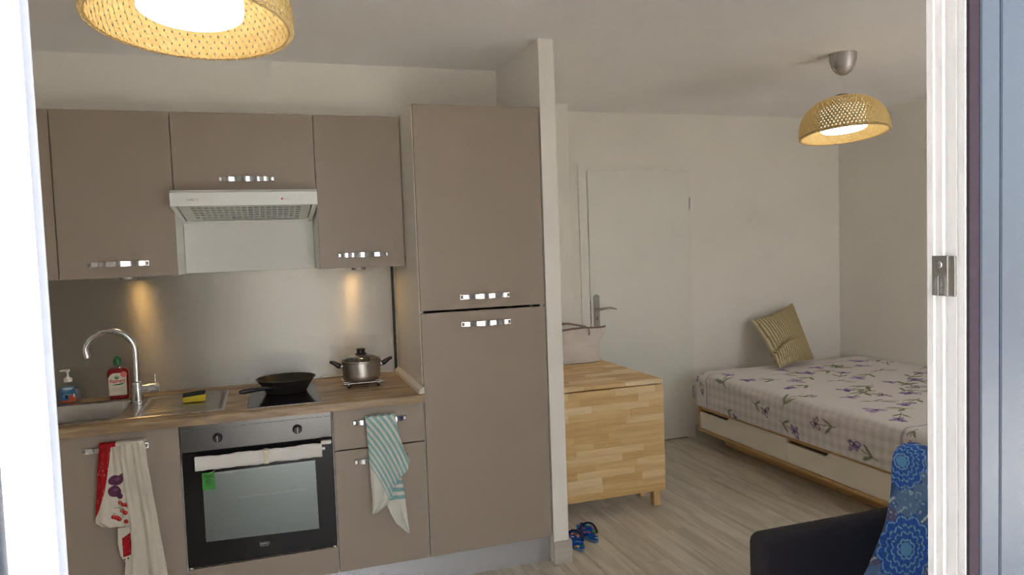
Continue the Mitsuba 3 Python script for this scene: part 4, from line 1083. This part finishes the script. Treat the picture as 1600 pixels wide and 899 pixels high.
# bed cover: printed sheet wrapped round the mattress
cv = thing('bed_cover', 'white bed cover with purple irises and grey check border over the mattress', 'bed cover')
SIDE, RAD = 0.262, 0.055
X0c, Zt, Zb, Xe = 3.336, 0.546, 0.302, XR - 0.006
ds = 0.0055
arc = RAD * np.pi / 2
L1 = (Zt - RAD) - Zb
L3 = Xe - (X0c + RAD)
s = np.arange(0, L1 + arc + L3, ds)
def prof_pt(s):
    x_ = np.where(s < L1, X0c, np.where(s < L1 + arc, X0c + RAD - RAD * np.cos((s - L1) / RAD), X0c + RAD + (s - L1 - arc)))
    z_ = np.where(s < L1, Zb + s, np.where(s < L1 + arc, Zt - RAD + RAD * np.sin((s - L1) / RAD), Zt))
    return x_, z_
yc0, yc1 = FY0 + 0.012, 1.503
# along y: the sheet turns down at both ends
Le = 0.22
LY = (yc1 - yc0)
q = np.arange(0, LY + 2 * Le - 0.10, ds)
Sg, Qg = np.meshgrid(s, q, indexing='ij')
xs_, zs_ = prof_pt(Sg)
d0, d1 = Qg - Le + 0.05, (LY + 2 * Le - 0.10) - Qg - Le + 0.05      # distance past each end (negative = hanging)
ysg = np.clip(yc0 + d0, yc0, yc1)
def endfall(d):
    return np.where(d < RAD, np.where(d > -arc + RAD, RAD - np.sqrt(np.maximum(RAD ** 2 - (RAD - np.maximum(d, 0)) ** 2, 0)), 0), 0)
dist = np.minimum(d0, d1)
fall = np.where(dist >= RAD, 0.0, np.where(dist > 0, RAD - np.sqrt(np.maximum(RAD ** 2 - (RAD - dist) ** 2, 0)), RAD - dist))
frac = (zs_ - Zb) / (Zt - Zb)
zs2 = np.maximum(zs_ - fall * frac ** 0.8, Zb + 0.0)
# round the vertical corner of the sheet as well
inset = np.where(dist < RAD, (RAD - np.sqrt(np.maximum(RAD ** 2 - (RAD - np.clip(dist, 0, RAD)) ** 2, 0))), 0) * 0.7
xs2 = xs_ + inset * (1 - np.clip((xs_ - X0c) / 0.25, 0, 1))
wr = meshkit.fbm(np.stack([Sg * 5, Qg * 3.2, 0 * Sg], -1), 3, 12) - 0.5
top_ = np.clip((Sg - L1 - arc) / 0.05, 0, 1)
zs2 = zs2 + wr * 0.012 * top_
xs2 = xs2 - (meshkit.fbm(np.stack([Sg * 9, Qg * 2.0, 0 * Sg + 3], -1), 3, 5) - 0.5) * 0.018 * (1 - top_) * np.clip(Sg / 0.05, 0.2, 1)
# colours
COV = np.array(lin(226, 222, 222))
c = np.empty(Sg.shape + (3,)); c[:] = COV
Yg = yc0 + d0                      # flat coordinate along the bed
sg = Sg
chk_w = np.clip(((L1 + arc * 0.75) - sg) / 0.03, 0, 1)
chk = ((np.floor(Yg / 0.030) + 0) % 2) * 0.5 + ((np.floor(sg / 0.030)) % 2) * 0.5
grey = np.array(lin(178, 174, 180))
c = c * (1 - (chk_w * chk * 0.42)[..., None]) + grey * (chk_w * chk * 0.42)[..., None]
LIL = np.array(lin(150, 132, 160))
# border lines at both ends
for yy0, wdt in ((1.335, 0.012), (-0.385, 0.012)):
    mline = np.abs(Yg - yy0 - 0.012 * np.sin(sg * 3)) < wdt * 0.55
    c[mline] = c[mline] * 0.35 + LIL * 0.65
pale = (Yg > 1.347) | (Yg < -0.397)
c[pale] = COV * 0.97
VIO, VIO2, VIO3 = np.array(lin(122, 92, 158)), np.array(lin(92, 62, 128)), np.array(lin(168, 148, 188))
PUR = np.array(lin(112, 72, 104)); GRN, GRN2 = np.array(lin(104, 116, 78)), np.array(lin(128, 128, 96))


def local(ps, py, ang, size):
    da, db_ = (Yg - py) / size, (sg - ps) / size
    return da * math.cos(ang) + db_ * math.sin(ang), -da * math.sin(ang) + db_ * math.cos(ang)


def ink(mask, colr, op=0.85):
    c[mask] = c[mask] * (1 - op) + colr * op


def seg(U, V, a0, b0, a1, b1, w):
    dx, dz = a1 - a0, b1 - b0
    t = np.clip(((U - a0) * dx + (V - b0) * dz) / (dx * dx + dz * dz), 0, 1)
    return np.hypot(U - a0 - t * dx, V - b0 - t * dz) < w


def lens(U, V, a0, b0, a1, b1, w):
    dx, dz = a1 - a0, b1 - b0; L_ = math.hypot(dx, dz)
    t = ((U - a0) * dx + (V - b0) * dz) / L_ ** 2
    e_ = np.abs(-(U - a0) * dz + (V - b0) * dx) / L_
    return (t > 0) & (t < 1) & (e_ < w * np.sin(np.pi * np.clip(t, 0, 1)) ** 0.8)


def iris(ps, py, ang, size, kind=0, op=0.85):
    """bloom at the local origin, stem running along +u"""
    near = (np.abs(Yg - py) < size * 2.4) & (np.abs(sg - ps) < size * 2.4)
    if not near.any():
        return
    U, V = local(ps, py, ang, size)
    ink(near & seg(U, V, 0.3, 0.0, 1.9, 0.06, 0.035), GRN, op)
    if kind == 3:
        ink(near & lens(U, V, 0.9, 0.02, 1.7, 0.5, 0.08), GRN, op); ink(near & lens(U, V, 0.6, 0.0, 1.4, -0.45, 0.08), GRN2, op)
        ink(near & lens(U, V, -0.1, 0.05, 0.5, 0.1, 0.08), GRN2, op); return
    ink(near & lens(U, V, 1.5, 0.04, 0.75, 0.62, 0.11), GRN, op)
    ink(near & lens(U, V, 1.55, 0.04, 0.7, -0.42, 0.11), GRN2 if kind else GRN, op)
    A_, B_ = (VIO, VIO2) if kind != 1 else (PUR, np.array(lin(86, 54, 80)))
    rp = np.random.default_rng(int(abs(ps * 1000 + py * 7919)) + 1)
    near = near & (meshkit.noise(np.stack([sg * 95, Yg * 95, 0 * sg + 4], -1), 6) > 0.16)
    for a, rr_ in zip(np.array([0.5, 2.2, 3.0, 3.9, 5.5]) + rp.uniform(-0.35, 0.35, 5), rp.uniform(0.20, 0.40, 5)):
        u0, v0 = 0.8 * rr_ * math.cos(a), 0.8 * rr_ * math.sin(a)
        ux, vx = U - u0, V - v0
        d = np.hypot((ux * math.cos(a) + vx * math.sin(a)) / rr_, (-ux * math.sin(a) + vx * math.cos(a)) / (rr_ * 0.52))
        ink(near & (d < 1), VIO3 if kind == 2 else A_, op * 0.8)
        ink(near & (d < 1) & (d > 0.74), B_, op * (0.7 if kind != 2 else 0.3))
        if kind == 1:
            ink(near & (d < 0.55), COV, 0.55)
    ink(near & (np.hypot(U, V) < 0.13), B_, op)


# on the hanging side (s = height over the lower hem), as photographed
for yv, zv, ang, size, kind in ((0.686, 0.415, 0.25, 0.070, 1), (0.226, 0.435, math.pi - 0.12, 0.085, 1), (0.41, 0.345, 0.25, 0.075, 0), (-0.06, 0.385, math.pi + 0.25, 0.09, 0), (1.00, 0.305, 0.3, 0.06, 0),
                                (1.395, 0.405, 1.3, 0.055, 1), (1.45, 0.50, 1.8, 0.05, 0), (-0.425, 0.47, math.pi / 2, 0.055, 1)):
    iris(zv - Zb, yv, ang, size, kind)
r_ = np.random.default_rng(31)
spots = []
for yv, xv, kind in ((1.03, 3.46, 0), (0.70, 3.53, 0), (0.30, 3.66, 2), (0.48, 3.80, 0), (-0.02, 3.53, 2), (0.02, 3.78, 0), (0.53, 4.40, 0), (1.06, 4.00, 0), (1.10, 4.50, 2), (0.86, 3.72, 2), (0.18, 3.62, 3), (0.75, 4.15, 2), (0.24, 4.05, 0), (0.9, 4.4, 3), (1.2, 4.2, 2)):
    spots.append((yv, xv)); iris(L1 + arc + xv - X0c - RAD, yv, r_.uniform(-0.5, 0.5) + (math.pi / 2 if r_.random() < 0.7 else -math.pi / 2), r_.uniform(0.10, 0.13), kind, 0.85)
tries = 0
while len(spots) < 52 and tries < 3000:
    tries += 1
    yv, xv = r_.uniform(-0.35, 1.3), r_.uniform(3.45, 4.8)
    if min(math.hypot(yv - a, xv - b) for a, b in spots) > 0.19:
        spots.append((yv, xv)); iris(L1 + arc + xv - X0c - RAD, yv, r_.uniform(0, 2 * math.pi), r_.uniform(0.085, 0.12), int(r_.integers(4)), 0.8)
part(cv, 'sheet', grid(np.stack([xs2, np.clip(ysg, yc0, yc1), zs2], -1)), 'printed', True, color=c.reshape(-1, 3))

# pillow leaning on the wall
pk = thing('pillow', 'olive and cream striped pillow leaning on the wall at the head of the bed', 'pillow')
BL, BR_, TR, TL = np.array((3.865, 1.215, 0.562)), np.array((4.316, 1.370, 0.572)), np.array((4.335, 1.630, 0.992)), np.array((3.905, 1.575, 0.883))
n = 90
a, b = np.meshgrid(np.linspace(0, 1, n), np.linspace(0, 1, n), indexing='ij')     # a across, b up
mid = ((BL * (1 - a)[..., None] + BR_ * a[..., None]) * (1 - b)[..., None] + (TL * (1 - a)[..., None] + TR * a[..., None]) * b[..., None])
nrm = np.cross(BR_ - BL, TL - BL); nrm /= np.linalg.norm(nrm)
if nrm[1] > 0:
    nrm = -nrm
ea, eb = np.minimum(a, 1 - a), np.minimum(b, 1 - b)
puff = 0.075 * (np.clip(4 * a * (1 - a), 0, 1) ** 0.45) * (np.clip(4 * b * (1 - b), 0, 1) ** 0.45)
pinch = 0.035 * (np.sin(np.pi * b) ** 1.2 * (0.5 - a) * 2) 
ex, ey = (BR_ - BL), (TL - BL)
mid = mid + ex * (0.05 * (np.sin(np.pi * b) * (0.5 - a) * 2))[..., None] + ey * (0.05 * (np.sin(np.pi * a) * (0.5 - b) * 2))[..., None]
crease = np.abs(b - (0.27 + 0.16 * a + 0.05 * np.sin(a * 5)))
dent = 0.036 * np.exp(-(crease / 0.024) ** 2) * np.exp(-((a - 0.28) / 0.36) ** 2)
crease2 = np.abs(b - (0.10 + 0.06 * a))
dent += 0.010 * np.exp(-(crease2 / 0.02) ** 2) * np.exp(-((a - 0.2) / 0.2) ** 2)
frontP = mid + nrm * (puff - dent)[..., None]
backP = mid - nrm * (puff * 0.6)[..., None]
def stripe_col(a, b):
    c_ = np.empty(a.shape + (3,))
    base = np.array(lin(168, 152, 112)); pale_ = np.array(lin(218, 208, 182)); dark = np.array(lin(126, 113, 80))
    ph = a * 19 + 0.5 * np.sin(b * 2.2)
    f_ = ph - np.floor(ph)
    fade = np.clip(1.0 - a * 0.95, 0.18, 1)[..., None]     # stripe contrast fades along a, from one seam to the other
    c_[:] = base
    c_ = np.where(((f_ > 0.55) & (f_ < 0.9))[..., None], base * (1 - fade) + pale_ * fade, c_)
    c_ = np.where((f_ < 0.18)[..., None], base * (1 - fade) + dark * fade, c_)
    return c_
V = np.vstack([frontP.reshape(-1, 3), backP.reshape(-1, 3)])
gf = grid(frontP).faces
Fc = np.vstack([gf, gf[:, ::-1] + n * n])
part(pk, 'case', trimesh.Trimesh(V, Fc, process=False), 'printed', True, color=np.vstack([stripe_col(a, b).reshape(-1, 3)] * 2))

# ------------------------------------------------------------------ armchair and throw
ak = thing('armchair', 'dark charcoal armchair partly hidden by the right window jamb', 'armchair')
AY = -1.35
part(ak, 'arm', rbox(1.752, 2.40, AY, AY + 0.075, 0.14, 0.606, 0.036), 'charcoal_fabric', 40)
part(ak, 'arm', rbox(1.752, 2.40, AY - 0.755, AY - 0.68, 0.14, 0.606, 0.036), 'charcoal_fabric', 40)
part(ak, 'seat', rbox(1.765, 2.28, AY - 0.678, AY - 0.002, 0.16, 0.372, 0.04), 'charcoal_fabric', 40)
part(ak, 'backrest', rbox(2.285, 2.40, AY - 0.678, AY - 0.002, 0.16, 0.80, 0.045), 'charcoal_fabric', 40)
for x_ in (1.79, 2.36):
    for y_ in (AY + 0.04, AY - 0.73):
        part(ak, 'leg', trimesh.creation.cone(0.001, 0.001) if False else lathe([(0.0001, 0.0), (0.014, 0.0), (0.022, 0.145), (0.0001, 0.145)], 16, (x_, y_, 0.0)), 'dark_wood', 30)

tk = thing('throw', 'blue mandala print throw draped over the charcoal armchair', 'throw')
path = np.array([(2.415, 0.60), (2.413, 0.72), (2.406, 0.79), (2.38, 0.822), (2.33, 0.828), (2.283, 0.812), (2.270, 0.76), (2.262, 0.69), (2.245, 0.62), (2.215, 0.54), (2.180, 0.465), (2.145, 0.410), (2.08, 0.386), (1.96, 0.381), (1.85, 0.380), (1.79, 0.377), (1.752, 0.350), (1.742, 0.30), (1.738, 0.22)])
ln = np.concatenate([[0], np.cumsum(np.linalg.norm(np.diff(path, axis=0), axis=1))])
cs = CubicSpline(ln, path)
u = np.linspace(0, ln[-1], 460)
w = np.linspace(0, 0.672, 250)
Ug, Wg = np.meshgrid(u, w, indexing='ij')
xy = cs(u)
tan = cs(u, 1); tan /= np.linalg.norm(tan, axis=1, keepdims=True)
nn = np.stack([tan[:, 1], -tan[:, 0]], 1)
nn = np.where((nn @ np.array([-1, 1.0]) > 0)[:, None], nn, -nn)
fold = 0.012 * np.sin(Wg * 22 + 3 * np.sin(Ug * 3)) + 0.02 * (meshkit.fbm(np.stack([Ug * 5, Wg * 6, 0 * Ug], -1), 3, 9) - 0.4)
fold = fold * np.clip((Ug - 0.22) / 0.15, 0, 1)
fold = np.maximum(fold, -0.004)
Pt = np.stack([xy[:, 0:1] + nn[:, 0:1] * fold, AY - 0.004 - Wg + 0 * Ug, xy[:, 1:2] + nn[:, 1:2] * fold], -1)
Pt[..., 1] += 0.0
# colours of the print
c = np.empty(Ug.shape + (3,)); c[:] = lin(70, 104, 150)
nz = meshkit.fbm(np.stack([Ug * 14, Wg * 14, 0 * Ug], -1), 4, 21)
c[nz > 0.55] = lin(92, 122, 160); c[nz < 0.42] = lin(48, 80, 132)
pt = meshkit.fbm(np.stack([Ug * 5 + 3, Wg * 5, 0 * Ug], -1), 2, 44)
c[pt > 0.6] = lin(92, 92, 128)
fine = meshkit.noise(np.stack([Ug * 130, Wg * 130, 0 * Ug], -1), 3)
c[(fine > 0.80) & (nz > 0.45)] = lin(150, 172, 200)
stripe = (np.abs(((Ug * 0.8 + Wg * 1.1) / 0.16) % 1 - 0.5) < 0.03)
c[stripe & (pt > 0.45)] = lin(176, 186, 200)
r_ = np.random.default_rng(77)
ros = []
for (uu0, ww0, R0) in [(0.62, 0.10, 0.105), (0.36, 0.03, 0.085), (0.86, 0.03, 0.09), (0.93, 0.25, 0.10), (0.50, 0.30, 0.10), (0.75, 0.45, 0.11), (0.25, 0.20, 0.09), (1.15, 0.12, 0.09), (1.2, 0.4, 0.11), (0.30, 0.52, 0.1), (1.05, 0.6, 0.1)]:
    du, dw = Ug - uu0, Wg - ww0
    rr_, th = np.hypot(du, dw) / R0, np.arctan2(dw, du)
    ins = rr_ < 1 + 0.07 * np.cos(12 * th)
    c[ins] = lin(40, 88, 172)
    for r0, nlob, am in ((0.84, 12, 0.13), (0.62, 16, 0.10), (0.42, 12, 0.10), (0.24, 8, 0.06)):
        c[ins & (np.abs(rr_ - r0 - am * np.abs(np.cos(nlob * th / 2))) < 0.030)] = lin(120, 160, 214)
    c[ins & ((np.abs(np.sin(12 * th)) < 0.16) & (rr_ > 0.3))] = lin(26, 60, 140)
    c[ins & (rr_ < 0.20)] = lin(92, 146, 198)
c = np.minimum(c * 1.7 + 0.02, 0.9)
cloth(Pt, c, tk, 'sheet', None, 0.003)

# ------------------------------------------------------------------ pendant lamps
def pendant(center, tilt, azim, label, ceil_xy, lean=0.0):
    """center: middle of the rim; the shade is woven from two layers of slanted bamboo strips"""
    lk = thing('pendant_lamp', label, 'pendant lamp', group='woven bamboo pendant lamps')
    Mx = trimesh.transformations.rotation_matrix(lean, CAMR) @ trimesh.transformations.rotation_matrix(tilt, (math.cos(azim), math.sin(azim), 0)); Mx[:3, 3] = center
    def put(m):
        m.apply_transform(Mx); return m
    pr = 0.945 * np.array([(0.050, 0.196), (0.090, 0.193), (0.130, 0.181), (0.168, 0.158), (0.200, 0.124), (0.222, 0.084), (0.233, 0.042), (0.2355, 0.012), (0.231, -0.006), (0.222, -0.010)])
    ll = np.concatenate([[0], np.cumsum(np.linalg.norm(np.diff(pr, axis=0), axis=1))])
    cs_ = CubicSpline(ll, pr)
    nseg, N = 44, 76
    tt_ = np.linspace(0, ll[-1], nseg)
    prz = cs_(tt_); tg_ = cs_(tt_, 1); tg_ /= np.linalg.norm(tg_, axis=1, keepdims=True)
    nr = np.stack([-tg_[:, 1], tg_[:, 0]], 1)
    nr = np.where((nr @ np.array([1.0, 0.4]) < 0)[:, None], -nr, nr)
    for direction in (-1, 1):
        V, Fq = [], []
        for i in range(N):
            base = 2 * math.pi * i / N
            phi = base + direction * np.linspace(0, 0.85, nseg) ** 1.0
            wdt = np.minimum(2 * math.pi * prz[:, 0] / N * 0.372, 0.0072)
            wv = 0.0010 * np.sin(np.arange(nseg) * 1.9 + i * math.pi) + direction * 0.0007
            rad = prz[:, 0] + nr[:, 0] * wv; zz_ = prz[:, 1] + nr[:, 1] * wv
            dphi = wdt / np.maximum(prz[:, 0], 0.02)
            for sgn in (-1, 1):
                ph_ = phi + sgn * dphi
                V.append(np.stack([rad * np.cos(ph_), rad * np.sin(ph_), zz_], 1))
            o = i * 2 * nseg
            idx = np.arange(nseg - 1)
            Fq.append(np.stack([o + idx, o + nseg + idx, o + nseg + idx + 1], 1)); Fq.append(np.stack([o + idx, o + nseg + idx + 1, o + idx + 1], 1))
        part(lk, 'strip_layer', put(trimesh.Trimesh(np.vstack(V), np.vstack(Fq), process=False)), 'bamboo', False, label='layer of slanted bamboo strips', kind='stuff')
    # hoop at the rim, wound with bamboo
    th = np.linspace(0, 2 * np.pi, 121)
    hoop = np.stack([0.2185 * np.cos(th), 0.2185 * np.sin(th), -0.005 + 0 * th], 1)
    wind = [tube(hoop[:-1].tolist() + [hoop[0].tolist()], 0.0042, 8, cap=False)]
    tw_ = np.linspace(0, 2 * np.pi, 1501)
    coil = np.stack([(0.2185 + 0.005 * np.cos(tw_ * 150)) * np.cos(tw_), (0.2185 + 0.005 * np.cos(tw_ * 150)) * np.sin(tw_), -0.005 + 0.005 * np.sin(tw_ * 150)], 1)
    wind.append(tube(coil, 0.0016, 5, cap=False))
    part(lk, 'hoop', put(join(wind)), 'bamboo_rim', True, label='wound bamboo rim')
    # white diffuser drum
    dm = lathe([(0.0001, 0.018), (0.107, 0.018), (0.113, 0.022), (0.114, 0.033), (0.110, 0.130), (0.100, 0.140), (0.0001, 0.142)], 48)
    key = part(lk, 'diffuser', put(dm), 'lamp_white', 40, label='glowing white diffuser')
    scene[key]['emitter'] = {'type': 'area', 'radiance': rgb((LAMP, LAMP * 0.96, LAMP * 0.86))}
    part(lk, 'cap', put(lathe([(0.052, 0.182), (0.050, 0.189), (0.036, 0.202), (0.016, 0.209), (0.0001, 0.2095)], 32)), 'satin', 40, label='grey metal cap')
    topp = (Mx @ np.array([0, 0, 0.2095, 1]))[:3]
    cx, cy = ceil_xy
    part(lk, 'cord', tube([topp, (cx, cy, H - 0.112)], 0.0016, 8), 'white_plastic', True)
    part(lk, 'canopy', lathe([(0.0001, -0.113), (0.020, -0.109), (0.040, -0.094), (0.056, -0.068), (0.066, -0.034), (0.069, -0.006), (0.069, -0.0005), (0.0001, -0.0005)], 40, (cx, cy, H)), 'satin', 30, label='satin metal ceiling cup')


CAMR = np.array([math.cos(YAW), -math.sin(YAW), 0])       # picture's right, on the floor plan
CAMF = np.array([math.sin(YAW), math.cos(YAW), 0])
az = math.atan2(-CAMF[1], -CAMF[0])
pendant((3.288, -0.062, 2.056), math.radians(1.5), az + 0.0, 'woven bamboo dome lamp hanging above the bed', (3.297, -0.049), math.radians(-6.0))
pendant((0.230, -1.372, 2.056), math.radians(0.5), az + math.pi, 'large woven bamboo lamp cut off by the top edge before the kitchen', (0.232, -1.37), math.radians(-6.0))
